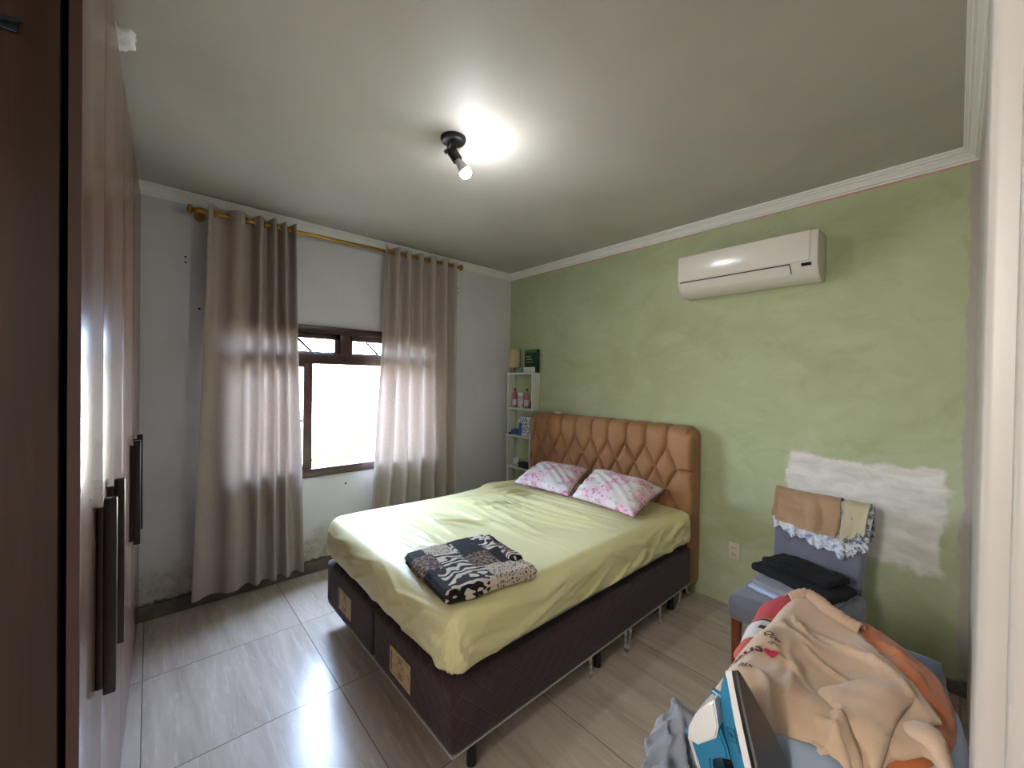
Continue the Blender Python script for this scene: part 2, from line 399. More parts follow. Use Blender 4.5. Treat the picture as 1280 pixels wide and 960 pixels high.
# ------------------------------------------------------------------ outside
k = N('yard_ground', '#b7a58c', .9); p = k.pos(); k.color(k.ramp(k.noise(p, 2, 6), [(.35, '#a3917a'), (.7, '#c4b49c')])); 
struct(box('ground', -14, -.152, -9, 5, -.3, -.12, k.m))
struct(box('wall_yard', -3.4, -3.2, -9, 5, -.12, 1.75, plain('yard_wall_paint', '#d9cdb8', .8)))
LEAF = cloth_mat('leaf_green', '#5f7a22', '#8d9a34', .6, 60, 0, 3)
def shrub(name, cx, cy, z0, R, Hh, n, label, cat, seed):
    rnd = random.Random(seed); t = empty(name, (cx, cy, z0), label=label, cat=cat)
    bm = bmesh.new(); S = []
    for k in range(14):
        a = rnd.uniform(0, 2*PI); r = R*rnd.uniform(.3, .9); e = Vector((r*math.cos(a), r*math.sin(a), Hh*rnd.uniform(.6, 1)))
        tube(bm, [(0, 0, 0), tuple(e*.45 + Vector((0, 0, Hh*.1))), tuple(e)], [.014, .009, .003], 6); S.append(e)
    fin('stem', bm, plain(name+'_bark', '#5a4631', .8), t, True)
    bm = bmesh.new()
    for k in range(n):
        e = rnd.choice(S); q = e*rnd.uniform(.35, 1.05) + Vector([rnd.gauss(0, R*.16) for _ in range(3)]); q.z = max(q.z, .03)
        L = rnd.uniform(.03, .07); M = Matrix.Translation(q) @ Matrix.Rotation(rnd.uniform(0, 6.28), 4, 'Z') @ Matrix.Rotation(rnd.uniform(-1, 1), 4, 'X')
        pts = [(0, 0, 0), (L*.35, L*.5, L*.1), (0, L*1.3, -L*.1), (-L*.35, L*.5, L*.1)]
        bm.faces.new([bm.verts.new(M @ Vector(p)) for p in pts])
    o = fin('foliage', bm, LEAF, t); o['kind'] = 'stuff'
shrub('shrub', -1.3, -1.55, -.12, .42, .98, 1500, 'yellow-green leafy shrub outside the lower left of the window', 'shrub', 3)
shrub('tree', -4.6, -.5, -.12, 1.3, 2.45, 2600, 'tree with loose green foliage beyond the yard wall', 'tree', 5)

# ------------------------------------------------------------------ curtains
k = N('curtain_linen', '#8f827a', .9); p = k.pos()
w1 = k.noise(k.map(p, (1, 60, 300)), 1.0, 3); w2 = k.noise(k.map(p, (1, 300, 60)), 1.0, 3)
wv = k.math('ADD', w1, w2)
col = k.ramp(k.math('MULTIPLY', wv, .5), [(.3, '#a0938a'), (.7, '#b5a89f')])
k.color(col); tr = k.n('ShaderNodeBsdfTranslucent'); k.l(k.ramp(k.math('MULTIPLY', wv, .5), [(.3, '#a39388'), (.7, '#c4b4a8')]), tr.inputs[0])
mx = k.n('ShaderNodeMixShader'); mx.inputs[0].default_value = .075
k.l(k.b.outputs[0], mx.inputs[1]); k.l(tr.outputs[0], mx.inputs[2]); k.l(mx.outputs[0], k.out.inputs['Surface'])
CURT = k.m
GOLD = plain('brushed_gold', '#a98238', .3, Metallic=.9)
rz = lambda y: 2.535 + (y+2.7)/1.9*.035
def curtain(y_top, y_bot, zt, zb, amp, label, seed):
    """y_top / y_bot: positions of successive fold extremes at the heading and at the hem"""
    n = len(y_top); per = 14; nz = 70
    S = np.linspace(0, n-1, (n-1)*per+1)
    V = []; rnd = np.random.RandomState(seed); ph = rnd.uniform(0, 6.28, 6)
    for j in range(nz+1):
        t = j/nz; f = t**1.3
        z = zt*(1-t) + zb*t
        ye = np.array(y_top)*(1-f) + np.array(y_bot)*f + .006*np.sin(np.arange(n)*2.1+ph[0]+t*5)*t
        ye = np.sort(ye)
        yy = np.interp(S, np.arange(n), ye)
        am = np.interp(S, np.arange(n), amp)
        ph0 = np.cos(S*PI); ph1 = np.sign(ph0)*np.abs(ph0)**.8
        xx = .10 + am*(1-.15*t)*ph1 + .006*np.sin(S*1.7+t*7+ph[1])*t + .004*np.sin(S*3.1+t*13+ph[2])*t
        sway = .25*am*np.sin(S*2*PI*.5+t*2+ph[3])*t
        for a, b in zip(xx, yy + sway*.15): V.append((a, b, z + .004*math.sin(b*40)*(t < .02)))
    w_ = len(S); F = []
    for j in range(nz):
        for i in range(w_-1): F.append((j*w_+i, j*w_+i+1, (j+1)*w_+i+1, (j+1)*w_+i))
    t = empty('curtain', (.10, (y_top[0]+y_top[-1])/2, zb), label=label, cat='curtain', group='eyelet curtains on the gold rod')
    me = bpy.data.meshes.new('fabric'); me.from_pydata(V, [], F)
    o = link('fabric', me, CURT, t); o.matrix_parent_inverse = Matrix.Translation(-t.location)
    # stitched hem line is part of the cloth; eyelet rings are separate parts where the cloth crosses the rod
    for i in range(n-1):
        yc = (y_top[i]+y_top[i+1])/2
        bm = bmesh.new(); zc = rz(yc)
        ang = math.atan2(2*amp[i], (y_top[i+1]-y_top[i]))*(1 if i % 2 else -1)
        M = Matrix.Translation((.10, yc, zc)) @ Matrix.Rotation(PI/2 , 4, 'X') @ Matrix.Rotation(-ang*.35, 4, 'Y')
        pr = [(.019+.005*math.cos(a), .005*math.sin(a)) for a in np.linspace(0, 2*PI, 9)]
        lathe(bm, pr, 24, M, False)
        o = fin('eyelet', bm, GOLD, t, True); o.matrix_parent_inverse = Matrix.Translation(-t.location)
    return t
curtain([-2.665, -2.60, -2.50, -2.43, -2.385, -2.335, -2.30, -2.265, -2.235, -2.20, -2.165], [-2.74, -2.63, -2.52, -2.44, -2.39, -2.33, -2.285, -2.24, -2.20, -2.15, -2.09], 2.585, .085,
        [.03, .035, .03, .045, .05, .045, .05, .05, .05, .05, .04], 'taupe linen curtain hanging to the floor left of the window', 1)
curtain([-1.50, -1.44, -1.385, -1.33, -1.28, -1.22, -1.165, -1.10, -1.04, -.975, -.915, -.85, -.80], [-1.62, -1.53, -1.46, -1.385, -1.31, -1.24, -1.165, -1.09, -1.02, -.95, -.89, -.83, -.77], 2.60, .085,
        [.04, .045, .05, .045, .05, .045, .05, .045, .05, .045, .05, .045, .04], 'taupe linen curtain hanging behind the bed right of the window', 2)
rod = empty('curtain_rod', (.10, -1.74, 2.55), label='long gold metal curtain rod above the window', cat='curtain rod')
def rp(name, bm):
    o = fin(name, bm, GOLD, rod, True); o.matrix_parent_inverse = Matrix.Translation((-.10, 1.74, -2.55))
bm = bmesh.new(); cyl(bm, (.10, -2.72, rz(-2.72)), (.10, -.765, rz(-.765)), .0125, seg=20); rp('rod', bm)
for ye, s in ((-2.72, -1), (-.765, 1)):
    bm = bmesh.new()
    lathe(bm, [(.0125, 0), (.017, .004), (.017, .010), (.013, .014), (.02, .024), (.028, .032), (.028, .040), (.020, .046), (.004, .05)], 24,
          Matrix.Translation((.10, ye, rz(ye))) @ Matrix.Rotation(-s*PI/2, 4, 'X')); rp('finial', bm)
for ye in (-2.70, -1.70, -.79):
    bm = bmesh.new()
    if ye != -1.70:
        cyl(bm, (.001, ye, rz(ye)-.012), (.10, ye, rz(ye)-.012), .007, seg=12); cyl(bm, (.001, ye, rz(ye)-.012), (.006, ye, rz(ye)-.012), .028, seg=24)
        cyl(bm, (.10, ye-.008, rz(ye)), (.10, ye+.008, rz(ye)), .018, seg=20); rp('bracket', bm)
    else: bm.free()

# ------------------------------------------------------------------ wardrobe
WTOP = 2.56; WW = 2.10; WDEP = .50
wd = empty('wardrobe', (2.18, -3.0285, 0), math.radians(-1.4), label='tall brown wood wardrobe with long dark vertical handles at the left edge', cat='wardrobe')
bm = bmesh.new()   # local x runs from 0 at the near side to -WW, local y from 0 (door faces) backwards
bx(bm, -.022, .003, -WDEP, -.028, 0, WTOP, .001, 1); bx(bm, -WW, -WW+.022, -WDEP, -.028, 0, WTOP)
bx(bm, -WW+.022, -.022, -WDEP, -.028, WTOP-.025, WTOP-.001); bx(bm, -WW+.022, -.022, -WDEP, -.028, .06, .085)
bx(bm, -WW+.022, -.022, -WDEP, -WDEP+.01, .085, WTOP-.025)
for xx in (-.70, -1.40): bx(bm, xx-.01, xx+.01, -WDEP+.01, -.03, .085, WTOP-.025)
fin('carcass', bm, W_SIDE, wd)
edges = [0, -.35, -.90, -1.45, -2.10]
for i in range(4):
    x0 = edges[i+1]; x1 = edges[i]-.003
    bm = bmesh.new(); bx(bm, x0, x1, -.018, 0, .065, WTOP-.006, .0015, 2)
    o = fin('door', bm, W_DOOR, wd, True)
    hx = x0+.115 if i % 2 == 0 else x1-.115
    bm = bmesh.new()
    bx(bm, hx-.008, hx+.008, 0, .014, .76, 1.19, .002, 2)
    bx(bm, hx-.012, hx+.012, .012, .035, .745, 1.21, .003, 2)
    fin('handle', bm, W_HAND, o, True)
    bm = bmesh.new(); bx(bm, x1+.0001, x1+.0012, -.0175, -.0005, .066, WTOP-.007); fin('edge_band', bm, W_EDGE, o)
bm = bmesh.new(); bx(bm, -WW+.022, -.022, -.045, -.030, 0.001, .06); fin('plinth', bm, BLACKGAP, wd)
# small hook on the near side panel
hk = empty('wall_hook', (2.181, -3.125, 2.105), label='small dark hook on the near side of the wardrobe', cat='hook')
HM = plain('hook_metal', '#242a38', .35, Metallic=.5)
bm = bmesh.new(); bx(bm, 0.0005, .006, -.02, .02, -.011, .011, .002, 2); fin('base_plate', bm, HM, hk, True)
bm = bmesh.new(); tube(bm, [(.006, 0, .002), (.018, .006, 0), (.026, .016, -.004), (.024, .026, .004)], .0045, 10); fin('prong', bm, HM, hk, True)
# crumpled plastic bag on the wardrobe top
v, f, n = roundbox(.085, .065, .058, .024, .005)
d = fbm(v, 9, 4, 3)*.016; v = v + n*d[:, None] + n*(fbm(v, 22, 9, 2)*.006)[:, None]
v[:, 2] = np.maximum(v[:, 2], -.027)
o = pyd('plastic_bag', v, f, N('plastic_film', '#ececec', .25).m, loc=(1.47, -3.012, WTOP+.028)); tag(o, 'small crumpled clear plastic bag on top of the wardrobe', 'bag')

# ------------------------------------------------------------------ air conditioner
ACW = N('ac_plastic', '#d3cec3', .2).m
ac = empty('air_conditioner', (2.37, 0, 2.23), label='white split air conditioner mounted high on the green wall', cat='air conditioner')
X0, X1 = -.395, .395
bm = bmesh.new(); bprof = [(-.001, -.125), (-.001, .145), (-.165, .148), (-.188, .14), (-.196, .12), (-.203, -.02), (-.200, -.045), (-.165, -.095), (-.10, -.128)]
extr(bm, bprof, 'x', X0, X1); bmesh.ops.bevel(bm, geom=[e for e in bm.edges], offset=.004, segments=2, affect='EDGES')
fin('body', bm, ACW, ac, True)
bm = bmesh.new(); extr(bm, [(-.197, .143), (-.204, .138), (-.212, -.02), (-.208, -.030), (-.202, -.030), (-.202, 0)], 'x', X0+.004, X1-.035)
bmesh.ops.bevel(bm, geom=[e for e in bm.edges], offset=.0025, segments=2, affect='EDGES'); fin('front_panel', bm, ACW, ac, True)
bm = bmesh.new(); extr(bm, [(-.205, -.040), (-.2055, -.044), (-.172, -.092), (-.168, -.088), (-.20, -.042)], 'x', X0+.03, X1-.13); fin('air_flap', bm, ACW, ac)
bm = bmesh.new(); extr(bm, [(-.2065, -.0335), (-.2065, -.040), (-.200, -.040), (-.200, -.0335)], 'x', X0+.02, X1-.13)
extr(bm, [(-.2055, -.036), (-.2030, -.050), (-.178, -.088), (-.176, -.085), (-.200, -.040)], 'x', X1-.129, X1-.126)
fin('slot', bm, plain('ac_slot', '#1a1a18', .6), ac)
bm = bmesh.new(); extr(bm, [(-.2035, -.040), (-.2045, -.041), (-.1965, -.0565), (-.1950, -.0555)], 'x', X1-.075, X1-.028)
fin('display', bm, plain('display_black', '#0c0c0d', .2), ac)
bm = bmesh.new(); bx(bm, -.012, .012, -.2125, -.2085, 0.02, .032, .001, 1); fin('glare_mark', bm, plain('glare_silver', '#b9bcc0', .3, Metallic=.6), ac, True)  # silver patch standing in for a glare spot on the panel

# ------------------------------------------------------------------ ceiling lamp
LM = plain('lamp_black', '#101012', .4)
lp = empty('ceiling_spotlight', (1.665, -1.865, CH), label='small black ceiling spotlight holding a glowing bare bulb', cat='ceiling light')
bm = bmesh.new(); lathe(bm, [(.060, 0), (.060, -.006), (.056, -.014), (.046, -.020), (.0, -.022)][:-1] + [(.004, -.022)], 36); fin('base', bm, LM, lp, True)
bm = bmesh.new(); cyl(bm, (-.014, -.012, -.02), (-.02, -.016, -.055), .008, seg=14); cyl(bm, (-.034, -.020, -.058), (-.002, -.014, -.058), .011, seg=16)
fin('swivel', bm, plain('swivel_steel', '#6f6f72', .3, Metallic=.9), lp, True)
ax = Vector((.040, .062, -.105)).normalized(); p0 = Vector((-.008, -.008, -.052))
Mx = Matrix.Translation(p0) @ ax.to_track_quat('Z', 'Y').to_matrix().to_4x4()
bm = bmesh.new(); lathe(bm, [(.008, -.004), (.022, .0), (.0245, .006), (.0245, .058), (.022, .060), (.020, .056), (.0195, .03), (.004, .028)], 28, Mx); fin('socket', bm, LM, lp, True)
bm = bmesh.new(); lathe(bm, [(.006, .031), (.0135, .032), (.0140, .060), (.0175, .072), (.022, .092), (.0265, .108), (.0282, .1165)], 28, Mx); fin('bulb_neck', bm, plain('bulb_ceramic', '#d9d9d6', .4), lp, True)
bm = bmesh.new(); lathe(bm, [(.0283, .1168), (.0285, .120), (.0275, .130), (.023, .140), (.014, .147), (.003, .149)], 28, Mx)
k = N('bulb_glow', '#ffffff', .5); k.b.inputs['Emission Color'].default_value = (.92, .95, 1.0, 1); k.b.inputs['Emission Strength'].default_value = BULB
fin('bulb', bm, k.m, lp, True)

# ------------------------------------------------------------------ bed base
BXL, BXR, BY0, BY1 = .72, 2.10, -2.12, -.185
k = N('brown_quilted_fabric', '#3a2528', .9); p = k.obj(); x, y, z = k.sep(p)
u = k.math('ADD', k.math('ADD', x, y), z); v_ = k.math('SUBTRACT', k.math('ADD', x, y), z)
def tri(a, s): return k.math('ABSOLUTE', k.math('SUBTRACT', k.math('FRACT', k.math('MULTIPLY', a, s)), .5))
q = k.math('MAXIMUM', k.step(tri(u, 12), .46, .04), k.step(tri(v_, 12), .46, .04))
k.color(k.mix(k.math('MULTIPLY', q, .3), k.ramp(k.noise(p, 30, 4), [(.3, '#2f1d20'), (.7, '#3a2628')]), '#4d3739'))
k.b.inputs['Sheen Weight'].default_value = .1
k.bump(k.math('SUBTRACT', k.noise(p, 250, 2), k.math('MULTIPLY', q, 1.5)), .003, .6); BROWN = k.m
bed = empty('box_spring', (1.41, -1.14, 0), label='dark brown quilted box spring base on short black legs', cat='bed base')
z0, z1 = .135, .385
yc = (BY0+BY1)/2
LEGM = plain('leg_black', '#0b0b0c', .35)
for (a, b) in ((BXL-1.41, -.003), (.003, BXR-1.41)):
    v, f, n = roundbox(b-a, BY1-BY0, z1-z0, .018, .02)
    pyd('base_half', v, f, BROWN, bed, loc=((a+b)/2, yc+1.14, (z0+z1)/2))
    for ly in (BY0+.13, -1.17, BY1-.17):
        for lx in ((a+.055, b-.055)):
            bm = bmesh.new(); lathe(bm, [(.014, .0005), (.019, .003), (.020, .012), (.020, .10), (.026, .128), (.026, z0+.001)], 20, Matrix.Translation((lx, ly+1.14, 0)))
            fin('leg', bm, LEGM, bed, True)
bm = bmesh.new()
bx(bm, BXL-1.41+.004, BXR-1.41-.004, BY0+1.14+.004, BY1+1.14-.004, z0-.006, z0-.0005); fin('dust_cover', bm, plain('dust_cover_white', '#b8b2aa', .9), bed)
# paper labels at the foot, with printed marks
k = N('label_parchment', '#c0a878', .6); p = k.obj()
vo = k.noise(k.map(p, (1, 1, 1)), 45, 4, .7); k.color(k.ramp(vo, [(.40, '#c2aa7c'), (.56, '#b89c6b'), (.66, '#8c7248')])); LABEL = k.m
PRINT = plain('label_print', '#7a5c30', .7)
for xa in (.935, 1.60):
    bm = bmesh.new(); bx(bm, xa-1.41, xa-1.41+.19, BY0+1.14-.003, BY0+1.14-.0004, .185, .305, .001, 1); L = fin('label', bm, LABEL, bed); L['label'] = 'parchment coloured printed label'
    yl = BY0+1.14-.0036
    bm = bmesh.new(); lathe(bm, [(.024, 0), (.026, .0006), (.028, 0)], 24, Matrix.Translation((xa-1.41+.10, yl+.0005, .245)) @ Matrix.Rotation(PI/2, 4, 'X'), False); fin('printed_ring', bm, PRINT, L)
    for i_, (w__, zz) in enumerate([(.05, .288), (.03, .278), (.06, .212), (.04, .202)]):
        bm = bmesh.new(); bx(bm, xa-1.41+.10-w__/2, xa-1.41+.10+w__/2, yl, yl+.0007, zz, zz+.004); fin('printed_line', bm, PRINT, L)
    bm = bmesh.new(); bx(bm, xa-1.41+.012, xa-1.41+.022, yl, yl+.0007, .20, .29); fin('printed_line', bm, PRINT, L)
# white plastic strips dangling under the base
STR = plain('strip_white', '#e9e7e3', .5)
for k_, (yy, ln, bend) in enumerate([(-1.30, .10, .01), (-.98, .10, .0), (-.93, .12, -.03), (-.60, .11, .005), (-.33, .12, -.05), (-.24, .06, .04)]):
    bm = bmesh.new(); W = .012
    P = [(.684, yy+1.14 + bend*(t**2), z0-.007 - ln*t) for t in np.linspace(0, 1, 7)]
    A = [bm.verts.new((a, b-W, c_)) for a, b, c_ in P]; B = [bm.verts.new((a+.003*(i % 2), b+W, c_)) for i, (a, b, c_) in enumerate(P)]
    for i in range(6): bm.faces.new((A[i], B[i], B[i+1], A[i+1]))
    bmesh.ops.solidify(bm, geom=bm.faces[:], thickness=.0012)
    o = fin('plastic_strip', bm, STR, bed, True); o['label'] = 'white dangling plastic strip'
# clear torn plastic film under the near corner
bm = bmesh.new(); g = [[bm.verts.new((.60-.16*j/6 - .02*math.sin(i*1.3), -.93+.24*i/8+.012*math.sin(j*2), .127-.05*(j/6)**1.2*(1+.5*math.sin(i*1.1)) )) for j in range(7)] for i in range(9)]
for i in range(8):
    for j in range(6): bm.faces.new((g[i][j], g[i+1][j], g[i+1][j+1], g[i][j+1]))
bmesh.ops.solidify(bm, geom=bm.faces[:], thickness=.001)
o = fin('plastic_film', bm, N('film_clear', '#d8d8d2', .35, Alpha=.55).m, bed, True)

# ------------------------------------------------------------------ mattress in its fitted sheet
k = N('yellow_satin_sheet', '#cfc67c', .42); p = k.obj()
k.color(k.ramp(k.noise(p, 2.5, 4), [(.35, '#dad397'), (.65, '#e0d9a3')]))
k.b.inputs['Sheen Weight'].default_value = .25; k.b.inputs['Sheen Roughness'].default_value = .35; k.b.inputs['Specular IOR Level'].default_value = .55
k.bump(k.noise(p, 300, 2), .0004, .4); SHEET = k.m
mt = empty('mattress', (1.41, -1.14, z1), label='mattress in a creased pale yellow fitted sheet', cat='mattress')
MH = .262
v, f, n = roundbox(BXR-BXL+.02, BY1-BY0+.02, MH, .075, .0105, bottom=False)
v = v + np.array([0, yc+1.14, 0])
rs = random.Random(11); segs = []
# long pulls running from the near side towards the far side
for i in range(26):
    yb = rs.uniform(-.85, .62); xr = .69; L = rs.uniform(.45, 1.15)
    segs.append((xr+rs.uniform(-.45, 0), yb, xr-L-rs.uniform(0, .2), yb-rs.uniform(-.08, .18), rs.uniform(-.06, .06), rs.uniform(.007, .016), rs.uniform(.008, .016)))
for i in range(16):  # short converging creases at the far foot side
    a = rs.uniform(-.5, .5); xb = rs.uniform(-.62, -.1); yb = rs.uniform(-.7, .1)
    segs.append((xb, yb, xb+.28*math.cos(a), yb+.28*math.sin(a)+.18, rs.uniform(-.04, .04), rs.uniform(.007, .013), rs.uniform(.009, .016)))
for i in range(14):  # creases radiating near the far pillow
    a = PI*(.9+.5*i/14); segs.append((-.62+.03*i, .5-.01*i, -.62+.03*i+.3*math.cos(a)*.4, .5-.35, rs.uniform(-.04, .04), .010, .012))
for i in range(12):  # strong folds across the middle
    yb = .05+i*.055+rs.uniform(-.02, .02); segs.append((.55+rs.uniform(-.1, .1), yb, -.25+rs.uniform(-.2, .2), yb-.10, .03, .013, .016))
top = np.clip((n[:, 2]-.2)/.6, 0, 1)
h = ridge(v[:, 0], v[:, 1], segs)*top
# side drape folds: waves along the side, running diagonally
sx = (1-top)
along = v[:, 1]*np.abs(n[:, 0]) + v[:, 0]*np.abs(n[:, 1])
zz = v[:, 2]
rs2 = random.Random(4); hs = np.zeros(len(v))
for i in range(46):
    c0 = rs2.uniform(-1.0, 1.0); sl = rs2.uniform(1.2, 4.5)*(1 if rs2.random() < .75 else -1)
    z0_ = rs2.uniform(-.10, .10); wv_ = rs2.uniform(.006, .014)
    s = (zz - z0_) - (along-c0)/sl*.9
    hs += rs2.uniform(.006, .014)*np.exp(-(s/wv_)**2)*np.exp(-((along-c0)/rs2.uniform(.08, .22))**2)
hemf = np.clip((v[:, 2]+MH/2-.012)/.05, 0, 1)
v = v + n*(h + hs*sx*hemf)[:, None]
v[:, 2] += .010*fbm(np.c_[v[:, 0], v[:, 1], 0*v[:, 0]], .7, 3, 2)*top
# hem: the cover rides up along the near long side, sagging at the corners
lowm = np.clip((-MH/2+.09 - v[:, 2])/.09, 0, 1)
near = np.clip((v[:, 0]-.55)/.1, 0, 1)
lift = .035*np.sin(np.clip((v[:, 1]+.98)/1.95, 0, 1)*PI)**.6*near + .012*np.abs(fbm(v*[1, 1, 0], 2.2, 8, 2))
v[:, 2] += lift*lowm
v[:, 0] += -.010*lowm*n[:, 0]
v[:, 1] += -.010*lowm*n[:, 1]
bot = v[:, 2] < -MH/2+.004
v[:, 2] = np.maximum(v[:, 2], -MH/2+.002)
o = pyd('fitted_sheet', v, f, SHEET, mt, loc=(0, 0, MH/2))
v, f, n = roundbox(BXR-BXL-.05, BY1-BY0-.05, MH-.09, .05, .06)
pyd('mattress_core', v, f, plain('mattress_ticking', '#c9c4b8', .9), mt, loc=(0, yc+1.14, .046+.045))
bm = bmesh.new(); bx(bm, .702, .7045, -.945, -.905, .10, .145, .001, 1); o = fin('care_tag', bm, plain('tag_pale', '#d8d2a2', .5), mt); o['label'] = 'small pale stitched tag'

# ------------------------------------------------------------------ headboard
k = N('tan_suede', '#9c6a3e', .72); p = k.obj()
k.color(k.ramp(k.noise(p, 5, 5, .6), [(.3, '#93673f'), (.55, '#9e724a'), (.75, '#ab8058')]))
k.b.inputs['Sheen Weight'].default_value = .1; k.b.inputs['Sheen Roughness'].default_value = .5; k.bump(k.noise(p, 220, 3), .0006, .5); SUEDE = k.m
HX0, HX1, HZ0, HZ1 = .472, 2.075, .10, 1.195
hb = empty('headboard', ((HX0+HX1)/2, -.02, 0), label='tan diamond-tufted upholstered headboard against the green wall', cat='headboard')
Wd = HX1-HX0; nx, nz = 330, 224
xs = np.linspace(0, 1, nx)*Wd; zs = np.linspace(0, 1, nz)*(HZ1-HZ0)
Xg, Zg = np.meshgrid(xs, zs); X = Xg.ravel()+HX0; Z = Zg.ravel()+HZ0
dep = np.full(len(X), .108)
# diamonds
ax_ = .168; x1 = 1.885; zt = 1.03; dz = .148
a_ = (X-x1)/ax_; b_ = (Z-zt)/(2*dz)
s1 = a_+b_; s2 = a_-b_
g1 = np.abs(s1-np.round(s1)); g2_ = np.abs(s2-np.round(s2))
sc = ax_*.87
g = np.minimum(g1, g2_)*sc
tuft = .034*(1-np.exp(-g/.017))
# region: diamonds only below top row, above: vertical channels; right/left of last column: plain
hg = np.abs(a_-np.round(a_))*ax_
chan = .034*(1-np.exp(-hg/.017))
inx = (X > .60) & (X < x1+.5*ax_)
# end columns: limit of diamond field
bnd_r = x1 + .5*ax_ - np.abs(((Z-(zt-dz))/dz + 1) % 2 - 1)*.5*ax_
val = np.where(Z > zt, chan, tuft)
rowz = (zt-dz)
xr_edge = x1+.5*ax_; xl_edge = x1-8.5*ax_+.0
tri_ = np.abs((((Z-rowz)/dz) + 1) % 2 - 1)   # 0 at rowz, 1 at rowz+-dz
out = (X > xr_edge - .5*ax_*tri_ + .004) | (X < xl_edge + .5*ax_*tri_ - .004)
db = np.where(X > 1.2, np.abs(X-(xr_edge-.5*ax_*tri_)), np.abs(X-(xl_edge+.5*ax_*tri_)))*.87
plainv = .034*(1-np.exp(-db/.017))
val = np.where(out & (Z <= zt), plainv, val)
outc = (Z > zt) & ((X > x1+.5*ax_) | (X < x1-8.5*ax_)); val = np.where(outc, .034*(1-np.exp(-np.minimum(np.abs(X-x1), np.abs(X-(x1-8*ax_)))/.016)), val)
# horizontal seam from last tuft to the side
hs_ = (X > xr_edge) & True; val = np.where(hs_, np.minimum(val, .034*(1-np.exp(-np.abs(Z-rowz)/.010))), val)
hs_ = (X < xl_edge) & True; val = np.where(hs_, np.minimum(val, .034*(1-np.exp(-np.abs(Z-rowz)/.010))), val)
# deep button points
bu = np.minimum(1, np.sqrt(((a_-np.round(a_))*ax_)**2 + ((Z-zt)/1.0 - np.round((Z-zt)/(2*dz))*2*dz)**2)/.02)
fade = 1
dep = dep + val
# rounded outer border: channels roll over the top
ex = np.minimum(X-HX0, HX1-X); et = HZ1-Z
r = .07
def rnd_(e, r): return np.where(e < r, r-np.sqrt(np.maximum(r*r-(r-np.minimum(e, r))**2, 0)), 0)
dep = dep - np.minimum(rnd_(et, r)*1.0, .075) - np.minimum(rnd_(ex, .035), .03)
# rounded upper corners in outline
cr = .08
Xo, Zo = X.copy(), Z.copy()
for cxn, sg in ((HX1-cr, 1), (HX0+cr, -1)):
    m_ = ((X-cxn)*sg > 0) & (Z > HZ1-cr)
    uu = (X-cxn)*sg/cr; vv = (Z-(HZ1-cr))/cr
    # square-to-disc mapping
    mm = np.maximum(np.maximum(uu, vv), 1e-6); rr = np.sqrt(uu**2+vv**2); rr[rr == 0] = 1
    Xo = np.where(m_, cxn+sg*uu*mm/rr*cr, Xo); Zo = np.where(m_, HZ1-cr+vv*mm/rr*cr, Zo)
# scalloped top line
Zo = Zo + np.where(et < .12, (1-et/.12)*(-.010*np.exp(-hg/.012)), 0)
V = [(a-(HX0+HX1)/2, -b, c_) for a, b, c_ in zip(Xo, dep, Zo)]
F = [(j*nx+i, j*nx+i+1, (j+1)*nx+i+1, (j+1)*nx+i) for j in range(nz-1) for i in range(nx-1)]
# sides / back
nb = len(V); per = [i for i in range(nx)] + [j*nx+nx-1 for j in range(1, nz)] + [(nz-1)*nx+i for i in range(nx-2, -1, -1)] + [j*nx for j in range(nz-2, 0, -1)]
for i in per: V.append((V[i][0], .012, V[i][2]))
m2 = len(per)
for q_ in range(m2): F.append((per[(q_+1) % m2], per[q_], nb+q_, nb+(q_+1) % m2))
F.append(tuple(nb+q_ for q_ in range(m2)))
o = pyd('tufted_panel', V, F, SUEDE, hb); o.data.set_sharp_from_angle(angle=math.radians(55))
BTN = SUEDE
for row in range(4):
    for c_i in range(9):
        bxn = x1 - c_i*ax_ + (0 if row % 2 == 0 else .5*ax_)
        if bxn > HX1-.05 or bxn < .5: continue
        bm = bmesh.new(); lathe(bm, [(.0095, 0), (.010, .003), (.008, .007), (.002, .009)], 14, Matrix.Translation((bxn-(HX0+HX1)/2, -.111, zt-row*dz)) @ Matrix.Rotation(PI/2, 4, 'X')); fin('button', bm, SUEDE, hb, True)
for sx_ in (HX0+.09, HX1-.09):
    bm = bmesh.new(); bx(bm, sx_-(HX0+HX1)/2-.03, sx_-(HX0+HX1)/2+.03, -.06, -.02, .0, .10, .003, 1); fin('leg', bm, LEGM, hb, True)
# small cream thing lying on top of the headboard
v, f, n = roundbox(.06, .03, .022, .009, .005); v = v + n*(fbm(v, 20, 2, 2)*.002)[:, None]
o = pyd('soap_bar', v, f, plain('cream_white', '#e3ddcb', .6), loc=(.775, -.075, HZ1+.009)); tag(o, 'small cream-white lump on top of the headboard', 'soap')

# ------------------------------------------------------------------ pillows
k = N('floral_cotton', '#dcd3cf', .7); p = k.obj()
dn = k.noise(p, 7, 3); dnc = k.n('ShaderNodeTexNoise', i_Scale=28.0, i_Detail=3.0); k.l(p, dnc.inputs['Vector'])
vm = k.n('ShaderNodeVectorMath', operation='MULTIPLY_ADD'); k.l(dnc.outputs['Color'], vm.inputs[0]); vm.inputs[1].default_value = (.035, .035, .035); k.l(p, vm.inputs[2])
vo = k.n('ShaderNodeTexVoronoi', i_Scale=8.5); k.l(vm.outputs[0], vo.inputs['Vector']); vo.inputs['Randomness'].default_value = .85
v3 = k.n('ShaderNodeTexVoronoi', i_Scale=34.0); k.l(vm.outputs[0], v3.inputs['Vector'])
cs = k.n('ShaderNodeSeparateColor'); k.l(vo.outputs['Color'], cs.inputs[0])
flower = k.math('MULTIPLY', k.step(vo.outputs['Distance'], .52, .07, True), k.step(cs.outputs[0], .12, .02))
pet = k.step(v3.outputs['Distance'], .42, .12, True)
fm = k.math('MULTIPLY', flower, pet)
